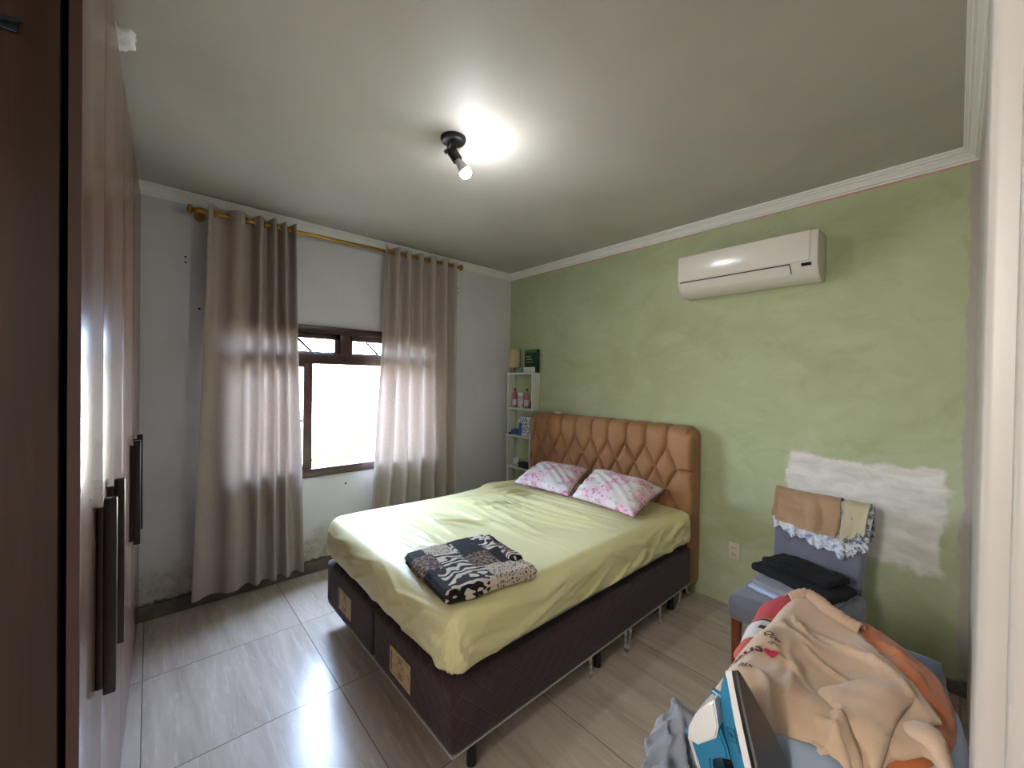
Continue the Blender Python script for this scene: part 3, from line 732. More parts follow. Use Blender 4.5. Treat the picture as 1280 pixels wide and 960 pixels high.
vg = k.n('ShaderNodeTexVoronoi', i_Scale=17.0); k.l(k.map(vm.outputs[0], (1, 1, 1), (0, 0, 0), (3, 1, 2)), vg.inputs['Vector'])
gs = k.n('ShaderNodeSeparateColor'); k.l(vg.outputs['Color'], gs.inputs[0])
leafm = k.math('MULTIPLY', k.step(vg.outputs['Distance'], .26, .05, True), k.step(gs.outputs[1], .6, .02))
c = k.mix(k.math('MULTIPLY', leafm, .7), '#d9d2cd', '#a9a89a')
c = k.mix(k.math('MULTIPLY', flower, .45), c, '#e0a9bb')
c = k.mix(fm, c, k.ramp(dn, [(.35, '#bb6488'), (.5, '#cf82a0'), (.65, '#dca2b5')]))
k.color(c); k.b.inputs['Sheen Weight'].default_value = .1; k.bump(k.noise(p, 300, 2), .0004, .4); FLORAL = k.m
PINK = cloth_mat('pink_piping', '#b9748f', '#c58aa0', .8, 300)
def pillow(TL, TR, BR, BL, thick, label, seed):
    TL, TR, BR, BL = map(lambda a: np.array(a, float), (TL, TR, BR, BL))
    ctr = (TL+TR+BR+BL)/4; t = empty('pillow', tuple(ctr), label=label, cat='pillow', group='pink floral pillows against the headboard')
    nrm = np.cross(BR-TL, TR-BL); nrm /= np.linalg.norm(nrm)
    if nrm[1] > 0: nrm = -nrm
    n_ = 56; U = np.linspace(-1, 1, n_); V = []; F = []
    rnd = np.random.RandomState(seed); phs = rnd.uniform(0, 6.28, 8)
    for side in (1, -1):
        for j in U:
            for i in U:
                # pinch the middle of the edges slightly inward
                a = i*(1-.05*(1-j*j)**1*(abs(i))); b = j*(1-.06*(1-i*i)*abs(j))
                s, q = (a+1)/2, (b+1)/2
                P = (BL*(1-s)+BR*s)*(1-q) + (TL*(1-s)+TR*s)*q
                e = (max(0, 1-abs(i)**2.4)*max(0, 1-abs(j)**2.4))**.48
                w_ = .006*math.sin(i*7+phs[0]+3*j)*(1-e) + .007*math.sin(i*13+phs[1]+2*math.sin(j*4)+2.5*math.sin(i*3+phs[6]))*max(0, abs(j)-.45)*(1-abs(i)**6) + .010*math.sin(j*15+phs[2])*max(0, abs(i)-.5)*(1-abs(j)**6)
                hh = thick*e*(1+.12*math.sin(i*2.3+phs[3])*math.cos(j*2+phs[4])) + w_*(1-(1-e)**6) + .003*math.sin(i*11+j*9+phs[5]+3*math.sin(j*3+i*2))*e
                V.append(P + nrm*side*hh*(1 if side > 0 else .45) - ctr)
    for s in range(2):
        o_ = s*n_*n_
        for j in range(n_-1):
            for i in range(n_-1):
                q = (o_+j*n_+i, o_+j*n_+i+1, o_+(j+1)*n_+i+1, o_+(j+1)*n_+i); F.append(q if s == 0 else q[::-1])
    me = bpy.data.meshes.new('pillowcase'); me.from_pydata([tuple(a) for a in V], [], F)
    bm = bmesh.new(); bm.from_mesh(me); bmesh.ops.remove_doubles(bm, verts=bm.verts, dist=.0006); bmesh.ops.recalc_face_normals(bm, faces=bm.faces); bm.to_mesh(me); bm.free()
    link('pillowcase', me, FLORAL, t)
    # flat flange border round the seam
    bm = bmesh.new(); ring = []
    for k_ in range(120):
        q = k_/120*4; s_ = int(q); r_ = q-s_
        cs_ = [(-1+2*r_, -1), (1, -1+2*r_), (1-2*r_, 1), (-1, 1-2*r_)][s_]
        ring.append(cs_)
    def PT(i, j):
        a = i*(1-.05*(1-min(1, j*j))*abs(i)); b = j*(1-.06*(1-min(1, i*i))*abs(j)); s, q = (a+1)/2, (b+1)/2
        return (BL*(1-s)+BR*s)*(1-q) + (TL*(1-s)+TR*s)*q
    A = [bm.verts.new(PT(i*.97, j*.97)-ctr) for i, j in ring]
    B = [bm.verts.new(PT(i*1.03, j*1.04)-ctr + nrm*(.004*math.sin(q_*1.1)+.003*math.sin(q_*2.3))) for q_, (i, j) in enumerate(ring)]
    for q_ in range(120): bm.faces.new((A[q_], A[(q_+1) % 120], B[(q_+1) % 120], B[q_]))
    bmesh.ops.solidify(bm, geom=bm.faces[:], thickness=.004); fin('seam_border', bm, PINK, t, True)
pillow((.79, -.31, .765), (1.335, -.335, .80), (1.47, -.735, .690), (.94, -.775, .690), .075, 'pink floral pillow on the window side, its edge border showing', 1)
pillow((1.40, -.33, .815), (1.965, -.315, .775), (2.005, -.77, .692), (1.495, -.735, .692), .085, 'pink floral pillow nearest the chair, propped on the headboard', 2)

# ------------------------------------------------------------------ folded blanket
k = N('animal_print_fleece', '#8a7a6b', .95); p = k.obj(); x, y, z = k.sep(p)
pv = k.map(p, (1, 1, .6))
ws = k.n('ShaderNodeTexWave', i_Scale=7.0, i_Distortion=14.0, i_Detail=1.5, wave_type='BANDS'); ws.inputs['Detail Scale'].default_value = 1.6; k.l(pv, ws.inputs['Vector'])
zeb = k.ramp(ws.outputs['Fac'], [(.44, '#0e0b0d'), (.52, '#c4baab')])
vl = k.n('ShaderNodeTexVoronoi', i_Scale=75.0, feature='F1'); k.l(pv, vl.inputs['Vector'])
leo = k.ramp(vl.outputs['Distance'], [(.36, '#1c120e'), (.55, '#6a5548'), (.75, '#86705f')])
vs = k.n('ShaderNodeTexVoronoi', i_Scale=110.0); k.l(pv, vs.inputs['Vector'])
spt = k.ramp(vs.outputs['Distance'], [(.28, '#2c221e'), (.42, '#b9ab9b')])
BLK = '#09080b'
# patchwork: masks in the blanket's own plane
def bxm(x0, x1, y0, y1):
    m = k.math('MULTIPLY', k.step(x, x0, .003), k.step(x, x1, .003, True)); return k.math('MULTIPLY', m, k.math('MULTIPLY', k.step(y, y0, .003), k.step(y, y1, .003, True)))
c = zeb
c = k.mix(bxm(-.09, .10, -.01, .12), c, leo)
c = k.mix(bxm(-.5, -.10, -.5, -.02), c, spt)
c = k.mix(bxm(.10, .5, .02, .5), c, spt)
c = k.mix(bxm(-.5, -.03, .0, .11), c, BLK)
c = k.mix(bxm(-.5, -.12, -.22, -.14), c, BLK)
c = k.mix(bxm(-.02, .11, .11, .17), c, BLK)
c = k.mix(bxm(.00, .20, -.5, -.17), c, BLK)
c = k.mix(bxm(-.12, .02, -.5, -.12), c, leo)
k.color(c); k.bump(k.noise(p, 350, 3), .0015, .7); PRN = k.m
SZ = z1+MH+.001
v, f, n = roundbox(.44, .42, .062, .026, .0055)
v = v + n*(fbm(v, 3.2, 5, 3)*.006)[:, None]
side = 1-np.abs(n[:, 2]); v = v + n*(.004*np.sin(v[:, 2]*260)*side)[:, None]
v[:, 2] += .012*np.exp(-((v[:, 0]+.02)**2+(v[:, 1]-.19)**2)/.006) * (v[:, 2] > 0)
v[:, 0] *= (1+.10*v[:, 1]); v[:, 1] += .04*v[:, 0]
# lean to the corners
bl = empty('folded_blanket', (1.855, -1.885, SZ+.036), math.radians(-8), label='folded black zebra and leopard print blanket lying on the bed', cat='blanket')
pyd('main_fold', v, f, PRN, bl)
v, f, n = roundbox(.30, .055, .034, .016, .005); v = v + n*(fbm(v, 7, 6, 3)*.005)[:, None]
pyd('rolled_edge', v, f, PRN, bl, loc=(-.02, .185, .026))
v, f, n = roundbox(.37, .36, .030, .013, .006); v = v + n*(fbm(v, 5, 16, 3)*.004)[:, None]
pyd('lower_fold', v, f, PRN, bl, loc=(.012, -.008, -.0165))

# ------------------------------------------------------------------ corner shelf and what stands on it
SW = plain('shelf_white', '#cfcfc4', .5)
sh = empty('zigzag_shelf', (.28, -.06, 0), label='narrow white zigzag shelf in the corner beside the headboard', cat='shelf')
def sp(name, *a):
    bm = bmesh.new(); bx(bm, *a, .0015, 1); o = fin(name, bm, SW, sh); o.matrix_parent_inverse = Matrix.Translation((-.28, .06, 0)); return o
YA, YB = -.112, -.002
sp('shelf_board', .09, .468, YA, YB, 1.565, 1.583); sp('shelf_board', .09, .468, YA, YB, 1.20, 1.218)
sp('side_panel', .09, .106, YA, YB, 1.218, 1.565); sp('side_panel', .452, .468, YA, YB, 1.218, 1.565)
sp('shelf_board', .07, .452, YA, YB, .915, .933); sp('side_panel', .10, .114, YA, YB, .933, 1.20)
sp('side_panel', .09, .105, YA, YB, .605, .915); sp('side_panel', .430, .445, YA, YB, .605, .915)
sp('shelf_board', .09, .445, YA, YB, .585, .605); sp('side_panel', .10, .115, YA, YB, .02, .585); sp('side_panel', .42, .435, YA, YB, .02, .585)
sp('shelf_board', .09, .445, YA, YB, .002, .02)
YM = -.058
tl = empty('table_lamp', (.150, -.066, 1.583), label='small lamp with a beige drum shade on top of the corner shelf', cat='lamp')
bm = bmesh.new(); lathe(bm, [(.045, 0), (.047, .004), (.040, .012), (.014, .020), (.012, .05)], 24); fin('base', bm, plain('lamp_wood', '#9a6b4a', .5), tl, True)
SHD = cloth_mat('lamp_shade_linen', '#b3a57c', '#bdae86', .85, 300)
bm = bmesh.new(); lathe(bm, [(.060, .055), (.061, .055), (.061, .245), (.060, .245), (.058, .24), (.058, .06)], 32, None, False); fin('lamp_shade', bm, SHD, tl, True)
gb = empty('green_box', (.385, YM-.005, 1.583), label='dark green box with pale lettering on top of the corner shelf', cat='box')
bm = bmesh.new(); bx(bm, -.085, .085, .0, .045, 0.001, .235, .002, 1); fin('carton', bm, plain('dark_green_print', '#10301f', .4), gb, True)
bm = bmesh.new()
for (a, b, zz, hh) in [(-.06, .0, .160, .012), (-.055, .02, .132, .010), (-.05, .03, .104, .008)]:
    xx = a
    rr = random.Random(int(zz*1000))
    while xx < b:
        w_ = rr.uniform(.006, .011); bx(bm, xx, xx+w_, -.0012, -.0002, zz, zz+hh*rr.uniform(.75, 1)); xx += w_+.003
fin('lettering', bm, plain('gold_print', '#c3b98a', .5), gb)
bm = bmesh.new(); bx(bm, -.086, .086, -.0009, -.0001, .205, .234); fin('top_band', bm, plain('leaf_green_print', '#2f7a4d', .4), gb)
def smallbox(name, x, y, z, sx, sy, sz, c, label, cat='box', rz_=0, group=None, mat=None):
    bm = bmesh.new(); bx(bm, -sx/2, sx/2, -sy/2, sy/2, .0005, sz, min(.003, sz*.15), 2)
    o = fin(name, bm, mat or plain(name+'_surface', c, .5), None, True, (x, y, z)); o.rotation_euler.z = rz_
    return tag(o, label, cat)
smallbox('carton', .372, -.088, 1.583, .095, .03, .055, '#c9cdc9', 'white small carton in front of the dark green box')
smallbox('carton', .445, -.085, 1.583, .035, .03, .055, '#d5d6d2', 'narrow white carton at the right of the top shelf')
smallbox('tin', .262, -.095, 1.583, .085, .03, .045, '#7f9c8c', 'pale green tin beside the small lamp on the shelf', 'tin')
# bottles in the first compartment
def bottle(x, body, cap, label, hgt=.20, r=.026):
    t = empty('bottle', (x, YM-.01, 1.218), label=label, cat='bottle')
    bm = bmesh.new(); lathe(bm, [(r*.9, .0005), (r, .006), (r, hgt*.45), (r*.93, hgt*.55), (r*.6, hgt*.74), (r*.38, hgt*.84), (r*.38, hgt*.9)], 24)
    fin('body', bm, body, t, True)
    bm = bmesh.new(); lathe(bm, [(r*.46, hgt*.885), (r*.46, hgt*.99), (r*.4, hgt)], 20); fin('cap', bm, cap, t, True)
    bm = bmesh.new(); lathe(bm, [(r+.0004, hgt*.12), (r+.0012, hgt*.13), (r+.0012, hgt*.42), (r+.0004, hgt*.43)], 24, None, False); fin('wrap_label', bm, plain('wrap_white', '#cdb8bd', .5), t, True)
bottle(.165, plain('pink_liquid', '#a8475c', .3), plain('cap_red', '#7a1a20', .4), 'pink bottle with a dark red cap on the corner shelf')
bottle(.345, plain('rose_liquid', '#b8657a', .3), plain('cap_green', '#1f5a46', .4), 'pink bottle with a green cap on the corner shelf')
t = empty('jar', (.255, YM-.005, 1.218), label='white patterned jar between the two pink bottles', cat='jar')
k = N('jar_pattern', '#ccc8c2', .5); p = k.obj(); k.color(k.ramp(k.noise(p, 60, 3), [(.5, '#cfccc6'), (.62, '#9a5a66')]))
bm = bmesh.new(); lathe(bm, [(.030, .0005), (.033, .005), (.033, .12), (.031, .125)], 24); fin('body', bm, k.m, t, True)
bm = bmesh.new(); lathe(bm, [(.034, .122), (.035, .126), (.035, .155), (.033, .158), (.004, .159)], 24); fin('lid', bm, plain('lid_white', '#d2cfc8', .5), t, True)
o = None
bm = bmesh.new(); lathe(bm, [(.018, .0005), (.020, .004), (.020, .045), (.016, .05), (.015, .078), (.004, .08)], 20); tag(fin('jar', bm, plain('navy_plastic', '#1e2238', .35), None, True, (.415, YM-.01, 1.218)), 'small navy jar right of the green-capped bottle', 'jar')
smallbox('carton', .30, -.098, 1.218, .03, .02, .016, '#cfd6cf', 'tiny pale carton in front of the pink bottles')
# middle compartment
k = N('blue_pattern_paper', '#2d4b86', .5); p = k.obj(); vo = k.n('ShaderNodeTexVoronoi', i_Scale=58.0); k.l(p, vo.inputs['Vector']); k.color(k.ramp(vo.outputs['Distance'], [(.32, '#1b2c5c'), (.45, '#c9ced6')]))
smallbox('gift_box', .345, YM, .933, .18, .07, .20, '#fff', 'blue and white patterned box leaning on the middle shelf', rz_=-.05, mat=k.m)
o = smallbox('storage_tin', .335, YM-.05, .933+.0, .0, .0, .0, '#fff', 'x') if False else None
v, f, n = roundbox(.12, .07, .055, .022, .008); v = v + n*(fbm(v, 9, 3, 2)*.006)[:, None]
o = pyd('pouch', v, f, cloth_mat('blue_cloth', '#2b5a86', '#22406b'), loc=(.19, YM-.005, .933+.030)); tag(o, 'bright blue crumpled pouch on the middle shelf', 'pouch')
smallbox('wallet', .105, -.085, .933, .065, .045, .018, '#15161a', 'flat black wallet at the left end of the middle shelf', 'wallet')
smallbox('carton', .285, -.098, .933, .022, .018, .13, '#2f56a0', 'slim blue carton in front of the patterned box')
# lower compartment
t = empty('pot', (.195, YM, .632), label='small white pot on papers on the lower shelf', cat='pot')
bm = bmesh.new(); lathe(bm, [(.026, .0005), (.034, .006), (.036, .05), (.034, .055), (.030, .052), (.028, .02), (.004, .018)], 24); fin('body', bm, plain('pot_white', '#d4d4d0', .4), t, True)
for q_ in range(3):
    smallbox('paper_stack', .20+.006*q_, YM+.003*q_, .605+.009*q_, .12-.012*q_, .085, .0085, ['#b9b8ae', '#9a9c98', '#c9c9c2'][q_], ['cream papers at the bottom of the lower shelf pile', 'grey papers in the middle of the lower shelf pile', 'white papers directly beneath the small white pot'][q_], 'papers')
smallbox('glasses_case', .345, YM-.01, .605, .15, .075, .055, '#141414', 'black case on the lower corner shelf beside the headboard', 'case')

# ------------------------------------------------------------------ wall socket
ws_ = empty('wall_socket', (2.308, 0, .375), label='cream double wall socket low on the green wall', cat='socket')
IV = plain('ivory_plastic', '#c9bfa6', .4)
bm = bmesh.new(); bx(bm, -.035, .035, -.009, -.0005, -.058, .058, .003, 2); fin('cover_plate', bm, IV, ws_, True)
for zz in (.024, -.024):
    bm = bmesh.new(); bx(bm, -.022, .022, -.012, -.0085, zz-.015, zz+.015, .002, 2); o = fin('outlet', bm, IV, ws_, True)
    bm = bmesh.new()
    for dx in (-.009, 0, .009): cyl(bm, (dx, -.0127, zz + (.004 if dx == 0 else 0)), (dx, -.0119, zz + (.004 if dx == 0 else 0)), .0028, seg=10)
    fin('pin_holes', bm, HOLE, o)

# ------------------------------------------------------------------ chair with clothes
k = N('grey_velvet', '#4c4c56', .85); p = k.obj(); x, y, z = k.sep(p)
u = k.math('ADD', x, k.math('MULTIPLY', z, .8)); v_ = k.math('SUBTRACT', x, k.math('MULTIPLY', z, .8))
q = k.math('MAXIMUM', k.step(tri(u, 8), .48, .015), k.step(tri(v_, 8), .48, .015))
q = k.math('MULTIPLY', q, k.math('MULTIPLY', k.step(k.math('ABSOLUTE', x), .15, .01, True), k.math('MULTIPLY', k.step(z, .62, .01), k.step(z, .80, .01, True))))
k.color(k.mix(k.math('MULTIPLY', q, .5), k.ramp(k.noise(p, 8, 4), [(.3, '#5c5c67'), (.7, '#686874')]), '#44444e'))
k.b.inputs['Sheen Weight'].default_value = .4; k.bump(k.math('SUBTRACT', k.noise(p, 250, 2), k.math('MULTIPLY', q, 3)), .002, .6); VEL = k.m
CW = wood('chair_leg_wood', '#5e2c18', '#74391f', '#854626', .4, (20, 20, 2))
ch = empty('dining_chair', (2.79, -.56, 0), math.radians(-3), label='grey upholstered dining chair with wooden legs, loaded with clothes', cat='chair')
v, f, n = roundbox(.44, .52, .115, .03, .015); v[:, 2] += .012*(1-(v[:, 0]/.22)**2)*(n[:, 2] > .5)
pyd('seat', v, f, VEL, ch, loc=(0, -.03, .418))
v, f, n = roundbox(.40, .060, .52, .026, .014)
v[:, 0] *= 1+.06*(v[:, 2]/.26)
o = pyd('backrest', v, f, VEL, ch, loc=(0, .285, .635)); 
me = o.data
TILT = math.radians(-11)
o.rotation_euler = (TILT, 0, 0); o.location = (0, .29, .635)
# bake location so the stitch pattern reads in chair height
for vv in me.vertices: vv.co.z += .635
o.location = Vector((0, .29, .635)) - Matrix.Rotation(TILT, 3, 'X') @ Vector((0, 0, .635))
for (lx, ly) in ((-.185, -.25), (.185, -.25)):
    bm = bmesh.new(); vs_ = bx(bm, lx-.019, lx+.019, ly-.019, ly+.019, 0, .365, .003, 1)
    for a in bm.verts:
        if a.co.z < .1: a.co.x = lx+(a.co.x-lx)*.7; a.co.y = ly+(a.co.y-ly)*.7
    fin('leg', bm, CW, ch, True)
for (lx, ly) in ((-.185, .19), (.185, .19)):
    bm = bmesh.new(); bx(bm, lx-.019, lx+.019, ly-.019, ly+.019, 0, .365, .003, 1)
    for a in bm.verts:
        if a.co.z < .1: a.co.x = lx+(a.co.x-lx)*.7; a.co.y += .05
    fin('leg', bm, CW, ch, True)

# --- cloth draped over the chair back: profile runs up the front, over the top, down behind
CT = ch.matrix_basis if False else Matrix.Translation((2.79, -.56, 0)) @ Matrix.Rotation(math.radians(-3), 4, 'Z')
def over_back(name, x0, x1, front, back, off, m, label, cat, seed, fold=.006, slant=0, freq=22, hem=None, group=None, thick=.0025, topz=None):
    """sheet hung over the backrest top; off = distance from the upholstery"""
    rnd = np.random.RandomState(seed); ph = rnd.uniform(0, 6.28, 6)
    Rr = .030+off; hz = .26-.026+.0
    Mb = Matrix.Translation((0, .29, .635)) @ Matrix.Rotation(TILT, 4, 'X')
    nu = max(12, int((x1-x0)/.006)); L = [];
    arc = PI*Rr; tot_n = 64
    V = []; F = []
    for i in range(nu+1):
        s = i/nu; xx = x0+(x1-x0)*s
        fr_ = front*(1+slant*(s-.5)) + (.010*math.sin(s*freq*.7+ph[0]) + .006*math.sin(s*freq*1.9+ph[1]))*(1 if hem is None else hem)
        tot = fr_+arc+back
        for j in range(tot_n+1):
            d = tot*j/tot_n
            w_ = fold*(math.sin(xx*freq*3+ph[2]+d*6)*.5 + math.sin(xx*freq*5.3+ph[3]-d*9)*.3 + .4*math.sin(d*30+xx*20+ph[4]))
            if d < fr_:
                k2 = (1-d/fr_); yy = -(Rr+abs(w_)*1.0+max(0, w_)*k2*1.2+.002*k2); zc = hz-(fr_-d); nn = 0
            elif d < fr_+arc:
                a = (d-fr_)/Rr; rr = Rr+abs(w_)*.6; yy = -rr*math.cos(a); zc = hz+rr*math.sin(a)*.85
            else: yy = Rr+abs(w_); zc = hz-(d-fr_-arc)
            xo = xx + .004*math.sin(d*25+ph[5])
            V.append(CT @ Mb @ Vector((xo, yy, zc)))
    for i in range(nu):
        for j in range(tot_n):
            a = i*(tot_n+1)+j; F.append((a, a+1, a+tot_n+2, a+tot_n+1))
    ctr = sum(V, Vector())/len(V)
    me = bpy.data.meshes.new(name); me.from_pydata([a-ctr for a in V], [], F)
    bm = bmesh.new(); bm.from_mesh(me); bmesh.ops.recalc_face_normals(bm, faces=bm.faces); bmesh.ops.solidify(bm, geom=bm.faces[:], thickness=thick); bm.to_mesh(me); bm.free()
    o = link(name, me, m, None, True, ctr)
    if label: tag(o, label, cat)
    return o
k = N('blue_print_cotton', '#b9bcc6', .85); p = k.obj(); k.color(k.ramp(k.noise(p, 26, 4, .6, 1.0), [(.38, '#7f8db0'), (.48, '#c4c6ce'), (.6, '#d6d4d2'), (.7, '#97a0a8')])); PRT = k.m
o = over_back('printed_blouse', -.20, .12, .215, .16, .006, PRT, 'white and pale blue printed garment hanging beneath the brown trousers', 'clothes', 2, .008, .35, 26)
TAN = cloth_mat('tan_cotton', '#98795a', '#a68767', .85, 350, .2, 8)
o = over_back('tan_shorts', -.205, .095, .132, .13, .022, TAN, 'light brown trousers folded over the left of the chair back', 'trousers', 3, .010, .16, 12, hem=.4)
# waistband part of the trousers (lies on its lower front edge)
wb = over_back('waistband', -.185, .088, .152, -.235, .0275, TAN, None, None, 3, .008, .16, 12, hem=.4)
loc_ = wb.location.copy(); wb.parent = o; wb.location = loc_ - o.location
CRM = cloth_mat('cream_cotton', '#aba283', '#b8b092', .85, 350)
over_back('cream_shirt', .105, .205, .135, .15, .020, CRM, 'cream shirt folded over the right end of the chair back', 'shirt', 5, .007, -.5, 20)
k = N('grey_print_cotton', '#8c9296', .85); p = k.obj(); k.color(k.ramp(k.noise(p, 34, 4, .6, 1.5), [(.42, '#50565c'), (.52, '#b8bcc0'), (.64, '#c9c2c4')]))
over_back('patterned_scarf', .118, .218, .205, .12, .009, k.m, 'grey and white patterned cloth hanging below the cream shirt', 'scarf', 7, .009, -.2, 24)
over_back('white_sock', .10, .155, .232, .05, .005, cloth_mat('white_cotton', '#d0ccd2', '#c4c0c8'), 'small white cloth hanging lowest on the chair back', 'clothes', 8, .006, 0, 20)

# --- folded clothes on the seat
def softpile(name, size, loc, rz_, m, label, cat, seed, r=.02, amp=.006, sc=5, shape=None, res=.009):
    v, f, n = roundbox(*size, r, res)
    v = v + n*(fbm(v, sc, seed, 3)*amp)[:, None]
    if shape: v = shape(v)
    b = -size[2]/2; v[:, 2] = np.maximum(v[:, 2], b+.0005)
    o = pyd(name, v, f, m, None, True, loc); o.rotation_euler.z = rz_
    return tag(o, label, cat)
ST = .484
BLU = cloth_mat('pale_blue_cotton', '#aab6cc', '#9ba9c2', .85)
GRY = cloth_mat('mid_grey_knit', '#77777e', '#83838a', .85)
BLKM = cloth_mat('black_jersey', '#050507', '#09090c', .95, 300, 0)
softpile('folded_shirt', (.30, .26, .018), (2.785, -.625, ST+.013), -.25, BLU, 'pale blue folded shirt at the bottom of the pile on the seat', 'shirt', 3, .008, .003)
softpile('folded_sweater', (.31, .27, .026), (2.80, -.60, ST+.034), -.28, GRY, 'grey folded garment beneath the black clothes on the seat', 'sweater', 5, .016, .004)
def bshape(v):
    v = v.copy(); v[:, 2] += .012*np.exp(-((v[:, 0]+.05)**2)/.012)*(v[:, 2] > 0); v[:, 0] *= 1-.25*(v[:, 1] > 0)*v[:, 1]*3; return v
bkc = softpile('black_clothes', (.38, .23, .032), (2.80, -.545, ST+.064), -.38, BLKM, 'rumpled black clothes on top of the pile on the seat', 'clothes', 9, .015, .006, 5, bshape)
v, f, n = roundbox(.30, .17, .034, .015, .007); v = v + n*(fbm(v, 6, 17, 3)*.006)[:, None]; v[:, 2] += .014*np.exp(-((v[:, 0]+.06)**2)/.006)*(v[:, 2] > 0); v[:, 1] += .02*np.sin(v[:, 0]*12)
pyd('upper_fold', v, f, BLKM, bkc, True, (-.01, .025, .034))

# ------------------------------------------------------------------ ironing board
BDX0, BDX1, BDY0, BDY1, BDZ = 2.95, 3.30, -2.56, -1.46, .745
ib = empty('ironing_board', (3.125, -2.0, 0), label='ironing board carrying the laundry heap and the iron', cat='ironing board')
pts = []
for k_ in range(24):
    a = PI*k_/23; pts.append((3.125+.17*math.cos(a)-3.125, -1.63+.16*math.sin(a)+2.0))
pts += [(-.17, BDY0+2.0), (.17, BDY0+2.0)]
bm = bmesh.new(); extr(bm, pts, 'z', BDZ-.03, BDZ); bmesh.ops.bevel(bm, geom=[e for e in bm.edges if abs(e.verts[0].co.z-e.verts[1].co.z) < 1e-4], offset=.008, segments=2, affect='EDGES')
fin('padded_top', bm, cloth_mat('board_cover', '#8f949c', '#a3a7ae'), ib, True)
MET = plain('board_leg_metal', '#c2c2c0', .35, Metallic=.6)
for sx_ in (-.10, .10):
    bm = bmesh.new(); tube(bm, [(sx_, -.40, .012), (sx_*.6, .30, BDZ-.035)], .011, 12); fin('leg', bm, MET, ib, True)
    bm = bmesh.new(); tube(bm, [(sx_*.85, .38, .012), (sx_*.4, -.32, BDZ-.035)], .011, 12); fin('leg', bm, MET, ib, True)
for yy in (-.40, .38):
    bm = bmesh.new(); tube(bm, [(-.13, yy, .013), (.13, yy, .013)], .012, 12); fin('foot_bar', bm, MET, ib, True)

# ------------------------------------------------------------------ laundry heap, garment by garment
def sm(t): t = np.clip(t, 0, 1); return t*t*(3-2*t)
def heap(X, Y):
    """height of the heap surface"""
    X = np.asarray(X, float); Y = np.asarray(Y, float)
    h = .752 + .135*sm((X-2.895)/.12)*sm((-1.36-Y)/.20)*sm((3.352-X)/.05)*sm((Y+2.36)/.34)
    h = h - .085*np.exp(-((X-3.10)**2+(Y+2.27)**2)/.007)
    ed = np.maximum(0, 2.945-X); h = h - ed*1.2 - 6*np.maximum(0, ed-.03)**1.2
    h = h - np.maximum(0, Y+1.42)*1.5
    return h + .008*np.sin(X*21+Y*9) + .006*np.sin(X*9-Y*27)
def inside(poly, X, Y):
    c_ = np.zeros(len(X), bool); n_ = len(poly); j = n_-1
    for i in range(n_):
        xi, yi = poly[i]; xj, yj = poly[j]
        cond = ((yi > Y) != (yj > Y)) & (X < (xj-xi)*(Y-yi)/(yj-yi+1e-12)+xi); c_ ^= cond; j = i
    return c_
def smooth_poly(poly, it=1):
    for _ in range(it):
        q = []
        for i in range(len(poly)):
            a, b = np.array(poly[i]), np.array(poly[(i+1) % len(poly)]); q += [tuple(a*.8+b*.2), tuple(a*.2+b*.8)]
        poly = q
    return poly
def garment(name, poly, off, m, label, cat, wr, thick=.004, res=.007, parent=None, hfun=None, sm_it=1):
    poly = smooth_poly(poly, sm_it)
    # densify the outline
    P = []
    for i in range(len(poly)):
        a, b = np.array(poly[i]), np.array(poly[(i+1) % len(poly)]); n_ = max(1, int(np.linalg.norm(b-a)/res))
        for k_ in range(n_): P.append(tuple(a+(b-a)*k_/n_))
    A = np.array(P); x0, y0 = A.min(0); x1, y1 = A.max(0)
    gx_, gy_ = np.meshgrid(np.arange(x0, x1, res), np.arange(y0, y1, res)); gx_, gy_ = gx_.ravel(), gy_.ravel()
    rr = np.random.RandomState(1); gx_ = gx_+rr.uniform(-.2, .2, len(gx_))*res
    ins = inside(poly, gx_, gy_); gx_, gy_ = gx_[ins], gy_[ins]
    d = np.sqrt(((gx_[:, None]-A[None, :, 0])**2 + (gy_[:, None]-A[None, :, 1])**2)).min(1)
    ok = d > res*.6; gx_, gy_ = gx_[ok], gy_[ok]
    pts_ = [Vector(p) for p in P] + [Vector((a, b)) for a, b in zip(gx_, gy_)]
    n0 = len(P)
    r_ = geometry.delaunay_2d_cdt(pts_, [(i, (i+1) % n0) for i in range(n0)], [], 1, 1e-6)
    V2 = np.array([tuple(v) for v in r_[0]]); F = [f for f in r_[2]]
    dd = np.sqrt(((V2[:, None, 0]-A[None, :, 0])**2 + (V2[:, None, 1]-A[None, :, 1])**2)).min(1)
    hf = hfun or heap
    Zv = hf(V2[:, 0], V2[:, 1]) + off + wr(V2[:, 0], V2[:, 1], dd)
    Zv = Zv - .012*np.exp(-dd/.010)      # edges turn down
    ctr = np.array([V2[:, 0].mean(), V2[:, 1].mean(), Zv.mean()])
    me = bpy.data.meshes.new(name); me.from_pydata([(a-ctr[0], b-ctr[1], c_-ctr[2]) for (a, b), c_ in zip(V2, Zv)], [], F)
    bm = bmesh.new(); bm.from_mesh(me); bmesh.ops.recalc_face_normals(bm, faces=bm.faces)
    if sum(f_.normal.z for f_ in bm.faces) < 0: bmesh.ops.reverse_faces(bm, faces=bm.faces)
    bmesh.ops.solidify(bm, geom=bm.faces[:], thickness=thick); bm.to_mesh(me); bm.free()
    o = link(name, me, m, parent, True, Vector(ctr) - (parent.location if parent else Vector()))
    if label: tag(o, label, cat)
    return o
def wrink(seed, amp, sc):
    return lambda X, Y, d: amp*fbm(np.c_[X, Y, 0*X], sc, seed, 3)
BEIGE = cloth_mat('beige_fleece', '#ab8f74', '#b89c81', .9, 260, .25, 5)
BEIGE2 = cloth_mat('beige_rib', '#a58769', '#b2957a', .9, 500, .2, 9)
ORG = cloth_mat('rust_orange_cotton', '#98501f', '#a85c27', .85, 300)
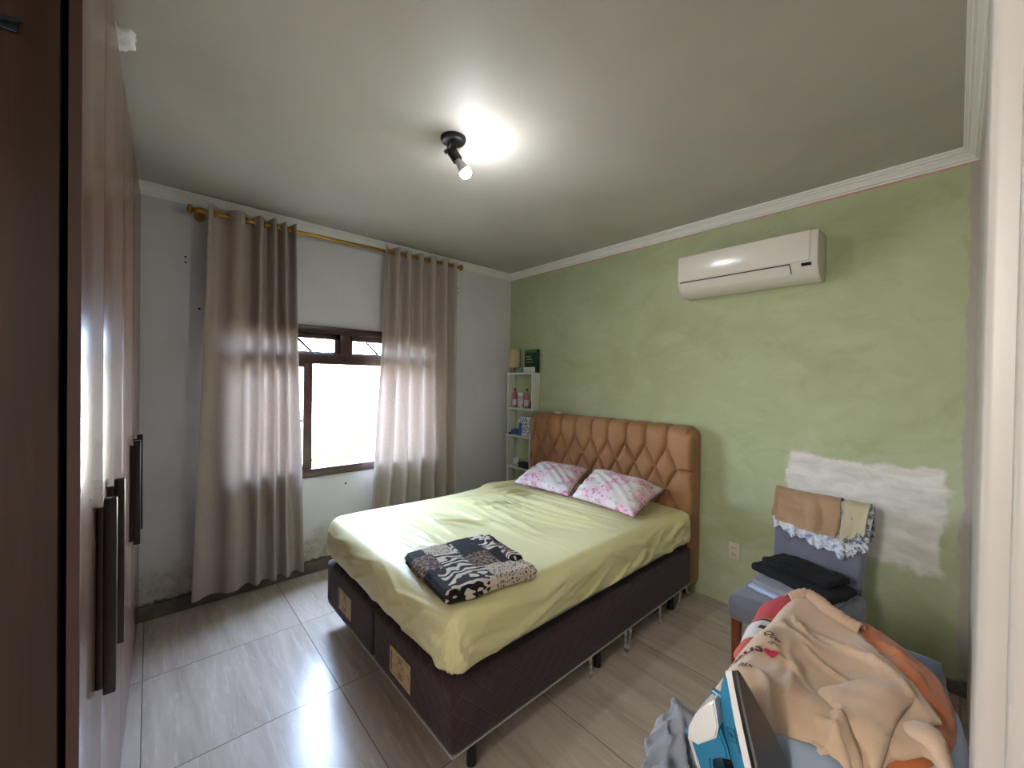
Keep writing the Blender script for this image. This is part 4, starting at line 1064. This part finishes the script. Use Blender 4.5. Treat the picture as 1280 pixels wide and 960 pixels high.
LBL = cloth_mat('light_blue_cotton', '#8f9fba', '#a3b2cb', .85, 300)
GRC = cloth_mat('blue_grey_cotton', '#6f7a86', '#828d99', .85, 300)
def w_sweat(X, Y, d):
    h = .006*fbm(np.c_[X, Y, 0*X], 3.2, 4, 3)
    h += ridge(X, Y, [(3.01, -1.75, 3.16, -1.80, .015, .007, .008), (3.05, -1.84, 3.12, -1.99, -.02, .006, .010), (3.10, -1.78, 3.24, -1.84, .012, .009, .008),
                      (2.99, -1.83, 3.06, -2.02, .02, .012, .007), (3.07, -1.90, 3.10, -2.10, .0, .010, .010), (3.00, -1.70, 3.04, -1.82, -.01, .008, .006),
                      (3.13, -1.72, 3.21, -1.86, .01, .008, .006), (3.02, -1.69, 3.11, -1.80, -.02, .005, .010), (3.10, -1.80, 3.20, -1.80, .01, .004, .007), (2.98, -1.78, 3.10, -1.84, .012, .006, .007), (3.06, -1.82, 3.18, -1.90, -.015, .005, .008), (3.00, -1.95, 3.10, -1.96, .02, .008, .006), (3.03, -2.02, 3.09, -2.14, .012, .007, .010), (3.19, -1.80, 3.27, -1.93, .008, .006, .007), (3.14, -2.05, 3.19, -2.13, .01, .010, .018), (3.16, -2.0, 3.15, -2.12, .012, .008, .016)])
    return h
SW0 = [(2.982, -1.59), (3.025, -1.554), (3.064, -1.595), (3.096, -1.635), (3.144, -1.646), (3.17, -1.693), (3.217, -1.778), (3.254, -1.828), (3.289, -1.898), (3.272, -1.925), (3.285, -1.979), (3.3, -2.023), (3.288, -2.04), (3.27, -2.01), (3.249, -2.034), (3.232, -2.045), (3.219, -2.085), (3.205, -2.115), (3.136, -2.163), (3.071, -2.176), (3.015, -2.161), (2.969, -2.112), (2.945, -2.0), (2.935, -1.93), (2.958, -1.83), (2.962, -1.70)]
# lower layers first
garment('light_blue_shirt', [(3.24, -1.72), (3.30, -1.78), (3.322, -1.843), (3.33, -1.919), (3.338, -1.993), (3.338, -2.20), (3.22, -2.25), (3.16, -2.10), (3.19, -1.9)], .004, LBL, 'light blue shirt at the bottom right of the laundry heap', 'shirt', wrink(6, .010, 4.5))
garment('rust_shirt', [(3.09, -1.60), (3.151, -1.600), (3.19, -1.604), (3.228, -1.631), (3.267, -1.700), (3.293, -1.775), (3.303, -1.843), (3.300, -1.941), (3.283, -2.015), (3.247, -2.075), (3.224, -2.10), (3.195, -2.12), (3.09, -1.95)], .022, ORG, 'rust orange garment along the right side of the laundry heap', 'shirt',
        lambda X, Y, d: .006*fbm(np.c_[X, Y, 0*X], 5, 9, 3) + ridge(X, Y, [(3.15, -1.61, 3.26, -1.76, -.01, .008, .010), (3.19, -1.63, 3.28, -1.84, -.012, .007, .008), (3.25, -1.75, 3.29, -1.95, -.01, .008, .010)]))
k = N('red_print_jersey', '#a83a44', .8); p = k.obj(); x, y, z = k.sep(p)
t_ = k.math('ADD', k.math('MULTIPLY', y, 1.0), k.math('MULTIPLY', x, -.55)); t_ = k.math('ADD', t_, k.math('MULTIPLY', k.math('SUBTRACT', k.noise(p, 30, 3), .5), .02))
c = k.mix(k.step(t_, .04, .004, True), '#b04048', '#b3704e')
c = k.mix(k.step(t_, .025, .003, True), c, '#17151a'); c = k.mix(k.step(t_, .012, .003, True), c, '#c9c5c4')
bl_ = k.math('MULTIPLY', k.step(t_, -.050, .003), k.step(t_, -.022, .003, True)); bl_ = k.math('MULTIPLY', bl_, k.step(x, -.030, .002))
c = k.mix(bl_, c, '#1b2026'); c = k.mix(k.step(t_, -.095, .003, True), c, '#b75a48')
k.color(c); k.bump(k.noise(p, 300, 2), .0006, .5)
def h_red(X, Y): return .838 - np.maximum(0, 2.935-np.asarray(X))*.45 + .004*np.sin(np.asarray(Y)*40)
garment('red_printed_shirt', [(2.890, -1.500), (2.905, -1.445), (2.935, -1.410), (2.985, -1.405), (3.03, -1.50), (3.05, -1.70), (3.00, -1.90), (2.962, -1.875), (2.928, -1.855), (2.915, -1.749), (2.903, -1.637)], 0, k.m, 'red T-shirt with a black and white print at the far left edge of the heap', 'shirt', wrink(3, .004, 6), hfun=h_red, thick=.006)
# more folded garments supporting the heap beneath
for i_, (z_, c_) in enumerate([(.7465, '#7e8794'), (.772, '#8d6f78'), (.798, '#55606e')]):
    softpile('folded_garment', (.29-.008*i_, .66, .0245), (3.145, -1.79, z_+.0125), 0, cloth_mat('folded_stack_%d' % i_, c_, None, .9), ['grey-blue folded garment directly on the ironing board under the heap', 'mauve folded garment in the middle beneath the laundry heap', 'slate folded garment just beneath the beige sweatshirt and red T-shirt'][i_], 'clothes', 30+i_, .011, .002, 3, res=.02)
sw = garment('beige_sweatshirt', SW0, .034, BEIGE, 'beige sweatshirt with red heart print spread over the laundry heap', 'sweatshirt', w_sweat, res=.0065, thick=.005)
def hs(X, Y): return heap(X, Y) + .034 + w_sweat(np.atleast_1d(np.asarray(X, float)), np.atleast_1d(np.asarray(Y, float)), None)
def child(name, poly, off, wr, m=BEIGE, **kw): return garment(name, poly, off, m, None, None, wr, parent=sw, hfun=hs, **kw)
child('sleeve', [(3.108, -1.968), (3.178, -1.875), (3.243, -1.836), (3.252, -1.88), (3.242, -1.92), (3.231, -1.981), (3.226, -2.053), (3.216, -2.098), (3.197, -2.06), (3.165, -2.03)], .012,
      lambda X, Y, d: .010*np.exp(-(((X-3.19)/.05)**2+((Y+1.93)/.06)**2)) + .004*fbm(np.c_[X, Y, 0*X], 6, 2, 2), sm_it=2)
child('cuff', [(3.236, -1.965), (3.259, -1.943), (3.279, -1.948), (3.291, -1.993), (3.302, -2.045), (3.288, -2.052), (3.27, -2.012), (3.248, -2.003)], .010,
      lambda X, Y, d: .008*np.exp(-d/.02*0)*np.sin((X-Y)*60)*.3 + .004, sm_it=2)
child('cuff', [(3.145, -2.015), (3.175, -2.03), (3.200, -2.075), (3.205, -2.115), (3.165, -2.145), (3.135, -2.11)], .004, lambda X, Y, d: .010*np.sin((X*1.3+Y)*55), sm_it=2)
# ribbed collar: a rolled band around the neck opening
cen = [(2.985, -1.600), (3.020, -1.566), (3.050, -1.588), (3.080, -1.628), (3.112, -1.650), (3.150, -1.665)]
bm = bmesh.new(); P3 = []
from mathutils.geometry import interpolate_bezier
for i in range(60):
    t_ = i/59*(len(cen)-1); a = int(min(t_, len(cen)-2)); f_ = t_-a; f2 = f_
    px_ = cen[a][0]*(1-f2)+cen[a+1][0]*f2; py_ = cen[a][1]*(1-f2)+cen[a+1][1]*f2; P3.append([px_, py_])
P3 = np.array(P3)
for _ in range(8): P3[1:-1] = (P3[:-2]+2*P3[1:-1]+P3[2:])/4
rings = []
for i, (a, b) in enumerate(P3):
    tx, ty = P3[min(i+1, 59)]-P3[max(i-1, 0)]; L = math.hypot(tx, ty); nx_, ny_ = ty/L, -tx/L
    zb = float(hs(a, b)[0]); e_ = math.sin(PI*min(1, .12+i/59*1.0) if i < 30 else PI*max(0, 1-i/59+.0)*1.0) if False else 1
    ring = []
    for w_, h_ in ((-.017, .0), (-.014, .012), (-.005, .019), (.006, .018), (.015, .009), (.017, -.003)):
        ring.append(bm.verts.new((a+nx_*w_ - sw.location.x, b+ny_*w_ - sw.location.y, zb+h_*(.9+.1*math.sin(i*1.9)) - sw.location.z)))
    rings.append(ring)
for a, b in zip(rings, rings[1:]):
    for j in range(5): bm.faces.new((a[j], a[j+1], b[j+1], b[j]))
bmesh.ops.recalc_face_normals(bm, faces=bm.faces)
bmesh.ops.solidify(bm, geom=bm.faces[:], thickness=.002); fin('collar', bm, BEIGE2, sw, True, auto=False)
child('neckline_seam', [(2.984, -1.690), (2.992, -1.685), (3.020, -1.730), (3.055, -1.765), (3.090, -1.778), (3.120, -1.765), (3.122, -1.772), (3.090, -1.788), (3.052, -1.776), (3.016, -1.740)], .003, lambda X, Y, d: 0*X, m=BEIGE2, thick=.002, sm_it=1)
# printed lettering and heart, laid on the cloth
INK = plain('print_dark_red', '#4a2228', .8); INKR = plain('print_red', '#a01f38', .8)
def print_on(name, text, ox, oy, ang, size, m, parent, hf, up, ital=False):
    cu = bpy.data.curves.new(name, 'FONT'); cu.body = text; cu.size = size; cu.resolution_u = 3; cu.offset = size*.018
    if ital: cu.shear = .4
    to = bpy.data.objects.new(name, cu); C.objects.link(to); dg = bpy.context.evaluated_depsgraph_get()
    me = bpy.data.meshes.new_from_object(to.evaluated_get(dg)); bpy.data.objects.remove(to)
    bm = bmesh.new(); bm.from_mesh(me)
    bmesh.ops.subdivide_edges(bm, edges=bm.edges, cuts=1); bm.to_mesh(me); bm.free()
    ca, sa = math.cos(ang), math.sin(ang)
    for v in me.vertices:
        a = ox+v.co.x*ca-v.co.y*sa*1.0; b = oy+v.co.x*sa+v.co.y*ca
        z_ = float(hf(a, b)[0])
        v.co = Vector((a, b, z_+up)) - parent.location
    o = link(name, me, m, parent, False); return o
def serif(*a, **kw): return print_on(*a, **kw)
rev = math.radians(2)
serif('printed_word', 'eus', 2.970, -1.974, .41, .043, INK, sw, hs, .0035)
serif('printed_script', 'Que', 2.999, -1.880, rev-.5, .022, INK, sw, hs, .0035, ital=True)
serif('printed_script', 'n~', 3.018, -1.908, rev-.3, .020, INK, sw, hs, .0035, ital=True)
serif('printed_script', 'lux', 3.000, -2.038, rev+.2, .022, INK, sw, hs, .0035, ital=True)
bm = bmesh.new(); hv = []
for i in range(28):
    t_ = 2*PI*i/28; a = 16*math.sin(t_)**3; b = 13*math.cos(t_)-5*math.cos(2*t_)-2*math.cos(3*t_)-math.cos(4*t_)
    a, b = a*.00085, b*.00085; ca, sa = math.cos(.3), math.sin(.3); X_, Y_ = 3.036+a*ca-b*sa, -1.942+a*sa+b*ca
    hv.append(bm.verts.new(Vector((X_, Y_, float(hs(X_, Y_)[0])+.0035)) - sw.location))
cv = bm.verts.new(Vector((3.036, -1.942, float(hs(3.036, -1.942)[0])+.0038)) - sw.location)
for i in range(28): bm.faces.new((hv[i], hv[(i+1) % 28], cv))
fin('printed_heart', bm, INKR, sw)
garment('blue_grey_shirt', [(3.060, -2.135), (3.075, -2.125), (3.107, -2.112), (3.154, -2.096), (3.19, -2.099), (3.225, -2.13), (3.225, -2.24), (3.16, -2.36), (3.081, -2.34), (3.060, -2.20)], .046, GRC, 'blue-grey garment in front of the beige sweatshirt, beside the iron', 'shirt',
        lambda X, Y, d: .004*fbm(np.c_[X, Y, 0*X], 5, 12, 3) + ridge(X, Y, [(3.05, -2.15, 3.22, -2.16, -.02, .010, .012), (3.06, -2.19, 3.22, -2.20, -.02, .009, .010)]))
garment('dark_red_garment', [(3.17, -2.07), (3.20, -2.055), (3.235, -2.075), (3.24, -2.12), (3.19, -2.13)], .030, cloth_mat('dark_red_cotton', '#5c1a24', None, .9), 'dark red cloth peeking out below the sleeve of the beige sweatshirt', 'clothes', wrink(2, .003, 8))
# crumpled pale grey jersey left of the iron
def crum(v):
    v = v.copy(); r_ = v[:, 2] > 0
    a_c = v[:, 0]*62+7*v[:, 1]+2.2*np.sin(v[:, 1]*26+v[:, 0]*20); b_c = v[:, 1]*58-25*v[:, 0]+1.5*np.sin(v[:, 0]*60)
    v[:, 2] += (.011*(1-np.abs(np.sin(a_c)))**1.2 + .010*(1-np.abs(np.sin(b_c)))**1.2 - .004)*r_
    v[:, 0] += .006*np.sin(v[:, 2]*120+v[:, 1]*40)
    v[:, 2] += .035*np.exp(-((v[:, 0]+.025)**2+(v[:, 1]-.065)**2)/.003)*r_
    return v
LG = cloth_mat('pale_grey_jersey', '#6a6d77', '#7d808a', .85, 300)
softpile('crumpled_grey_shirt', (.13, .24, .085), (2.985, -2.23, .748+.0425), .15, LG, 'crumpled pale grey shirt lying left of the iron', 'shirt', 21, .032, .010, 6, crum, res=.005)


# ------------------------------------------------------------------ steam iron
Tip = Vector((3.058, -2.211, 1.033)); nh = Vector((.9999, .016, 0)); Wv = Vector((-.016, .9999, 0)); tl_ = math.radians(23)
Lv = Vector((0, 0, 1))*math.cos(tl_) - nh*math.sin(tl_); Nv = nh*math.cos(tl_) + Vector((0, 0, 1))*math.sin(tl_)
ILEN = .27
heel = Tip - Lv*ILEN
# local axes: x = away from the soleplate (towards the handle), y = width, z = heel to tip
IM = Matrix((( -Nv.x, Wv.x, Lv.x, heel.x), (-Nv.y, Wv.y, Lv.y, heel.y), (-Nv.z, Wv.z, Lv.z, heel.z), (0, 0, 0, 1)))
iron = empty('steam_iron', label='blue and white steam iron standing upright on its heel', cat='iron'); iron.matrix_world = IM
IBL = plain('iron_blue', '#2b6c8c', .25); IBL2 = plain('iron_light_blue', '#5aa6c9', .3); IWH = plain('iron_white', '#c4c3c0', .3)
ISO = plain('soleplate_grey', '#4b4744', .3, Metallic=.5); IBK = plain('iron_black', '#0d0d0e', .4); IDK = plain('iron_logo_navy', '#163247', .4)
hw = lambda l: float(np.interp(l, [0, .015, .06, .11, .16, .20, .235, .255, .266, .27], [.046, .053, .0565, .053, .043, .030, .0175, .0095, .0045, .0008]))
def layer(name, h0, h1, s0, s1, m, l0=0, l1=1):
    bm = bmesh.new(); n_ = 60; R_ = []
    for (h, s) in ((h0, s0), (h1, s1)):
        ring = []
        for i in range(n_):
            l = ILEN*i/(n_-1); ring.append((h, hw(l)*s, l0+(l1*l)))
        for i in range(n_-1, -1, -1):
            l = ILEN*i/(n_-1); ring.append((h, -hw(l)*s, l0+(l1*l)))
        R_.append([bm.verts.new(q) for q in ring])
    m_ = len(R_[0])
    for i in range(m_): bm.faces.new((R_[0][i], R_[0][(i+1) % m_], R_[1][(i+1) % m_], R_[1][i]))
    bm.faces.new(R_[0][::-1]); bm.faces.new(R_[1]); bmesh.ops.recalc_face_normals(bm, faces=bm.faces)
    return fin(name, bm, m, iron, True)
sp_ = layer('soleplate', 0, .004, 1, 1.01, ISO)
layer('heat_shield', .004, .010, 1.0, .97, IBK, 0, .995)
layer('skirt', .010, .021, 1.02, 1.0, IWH, 0, .992)
# blue shell: lofted sections along the length
def shell(name, rows, m, seg=24):
    """rows: (l, h0, h1, halfwidth at h0, halfwidth at h1)"""
    bm = bmesh.new(); R_ = []
    for l, h0, h1, w0, w1 in rows:
        ring = []
        for k_ in range(seg+1):
            a = PI*k_/seg; t = math.sin(a)**.75; w_ = (w0 + (w1-w0)*t)*(1 if abs(math.cos(a)) > .999 else 1)
            cx_ = math.cos(a); ring.append((h0+(h1-h0)*t, math.copysign(abs(cx_)**.6, cx_)*w_, l))
        R_.append([bm.verts.new(q) for q in ring])
    for a, b in zip(R_, R_[1:]):
        for k_ in range(seg): bm.faces.new((a[k_], a[k_+1], b[k_+1], b[k_]))
        bm.faces.new((a[seg], a[0], b[0], b[seg]))
    bm.faces.new(R_[0][::-1]); bm.faces.new(R_[-1]); bmesh.ops.recalc_face_normals(bm, faces=bm.faces)
    return fin(name, bm, m, iron, True)
shell('body', [(l, .020, h, hw(l)*.98, hw(l)*.62) for l, h in ((.004, .060), (.03, .062), (.08, .060), (.12, .058), (.15, .058), (.18, .056), (.21, .050), (.235, .042), (.25, .034), (.260, .026))], IBL)
def prism(name, poly, wf, m, bev=.004):
    """poly in (h,l); wf = half-width as a function of (h,l)"""
    bm = bmesh.new(); A = [bm.verts.new((h, wf(h, l), l)) for h, l in poly]; B = [bm.verts.new((h, -wf(h, l), l)) for h, l in poly]; n_ = len(poly)
    for i in range(n_): bm.faces.new((A[i], A[(i+1) % n_], B[(i+1) % n_], B[i]))
    f1 = bm.faces.new(A); f2 = bm.faces.new(B[::-1]); bmesh.ops.recalc_face_normals(bm, faces=bm.faces)
    es = list({e for f_ in (f1, f2) for e in f_.edges}); bmesh.ops.bevel(bm, geom=es, offset=bev, segments=3, affect='EDGES')
    bmesh.ops.triangulate(bm, faces=[f_ for f_ in bm.faces if len(f_.verts) > 4])
    return fin(name, bm, m, iron, True)
wfn = lambda h, l: max(.014, .032 - .17*max(0, h-.05)) * (1 if l < .2 else max(.45, 1-(l-.2)*9))
prism('handle', [(.050, .165), (.052, .205), (.070, .205), (.096, .190), (.113, .170), (.119, .150), (.121, .060), (.118, .030), (.108, .010), (.050, .006), (.050, .030), (.088, .034), (.094, .050), (.094, .120), (.088, .138), (.070, .146), (.052, .148)], lambda h, l: wfn(h, l)*.92, IBL)
prism('water_tank', [(.046, .232), (.060, .226), (.090, .205), (.114, .180), (.1235, .160), (.106, .156), (.086, .166), (.062, .178), (.050, .196)], lambda h, l: wfn(h, l)*1.06, IWH, .003)
prism('handle_cover', [(.1195, .165), (.1255, .160), (.1265, .060), (.122, .022), (.1165, .020), (.1195, .060), (.1205, .150)], lambda h, l: .0165, IWH, .002)
shell('heel_rest', [(-.0035, .012, .100, .052, .03), (.006, .008, .108, .054, .032)], IWH)
bm = bmesh.new(); cyl(bm, (.044, 0, .226), (.057, 0, .234), .0052, .0046, 16); fin('spray_nozzle', bm, IBL, iron, True)
for (h, l) in ((.124, .158), (.124, .138)):
    bm = bmesh.new(); cyl(bm, (h-.004, 0, l), (h+.009, 0, l+.003), .0065, .006, 16); fin('steam_button', bm, IBL, iron, True)
bm = bmesh.new(); bx(bm, .100, .112, -.0235, -.0195, .164, .174, .0015, 2); fin('steam_slider', bm, IWH, iron, True)
# maker's emblem and word on the side towards the camera
def side_y(h, l):
    t = min(1, max(0, (h-.020)/(.056-.020))); k_ = math.asin(min(1, t**(1/.75))); return -((hw(l)*.98 + (hw(l)*.62-hw(l)*.98)*t)*abs(math.cos(k_))**.6) - .0006
def mark(name, quads):
    bm = bmesh.new()
    for q in quads:
        vs_ = [bm.verts.new((h, side_y(h, l), l)) for h, l in q]; bm.faces.new(vs_)
    bmesh.ops.recalc_face_normals(bm, faces=bm.faces)
    return fin(name, bm, IDK, iron)
hc, lc, r_ = .0335, .187, .0075; th = .0013
fr_ = []
ring1 = [(hc-r_, lc-r_), (hc+r_*.9, lc-r_), (hc+r_*.9, lc+r_), (hc-r_, lc+r_)]
def seg_(a, b, t_=th):
    d = np.array(b)-np.array(a); n_ = np.array([-d[1], d[0]])/np.linalg.norm(d)*t_/2; a, b = np.array(a), np.array(b)
    return [tuple(a+n_), tuple(b+n_), tuple(b-n_), tuple(a-n_)]
for i in range(4): fr_.append(seg_(ring1[i], ring1[(i+1) % 4]))
fr_ += [[(hc-.0035, lc-.0035), (hc+.0045, lc-.001), (hc-.001, lc+.001)], [(hc+.0035, lc+.0040), (hc-.0045, lc+.0015), (hc+.001, lc-.0005)]]
mark('emblem', fr_)
cu = bpy.data.curves.new('word', 'FONT'); cu.body = 'Electrolux'; cu.size = .0085; cu.resolution_u = 2
to = bpy.data.objects.new('word', cu); C.objects.link(to); dg = bpy.context.evaluated_depsgraph_get(); me = bpy.data.meshes.new_from_object(to.evaluated_get(dg)); bpy.data.objects.remove(to)
for v in me.vertices:
    l = .168+v.co.x*.9; h = .0265 + 0 - v.co.y; h += .0
    v.co = Vector((h-.0005, side_y(max(h, .0205), l), l))
link('lettering', me, IDK, iron, False)
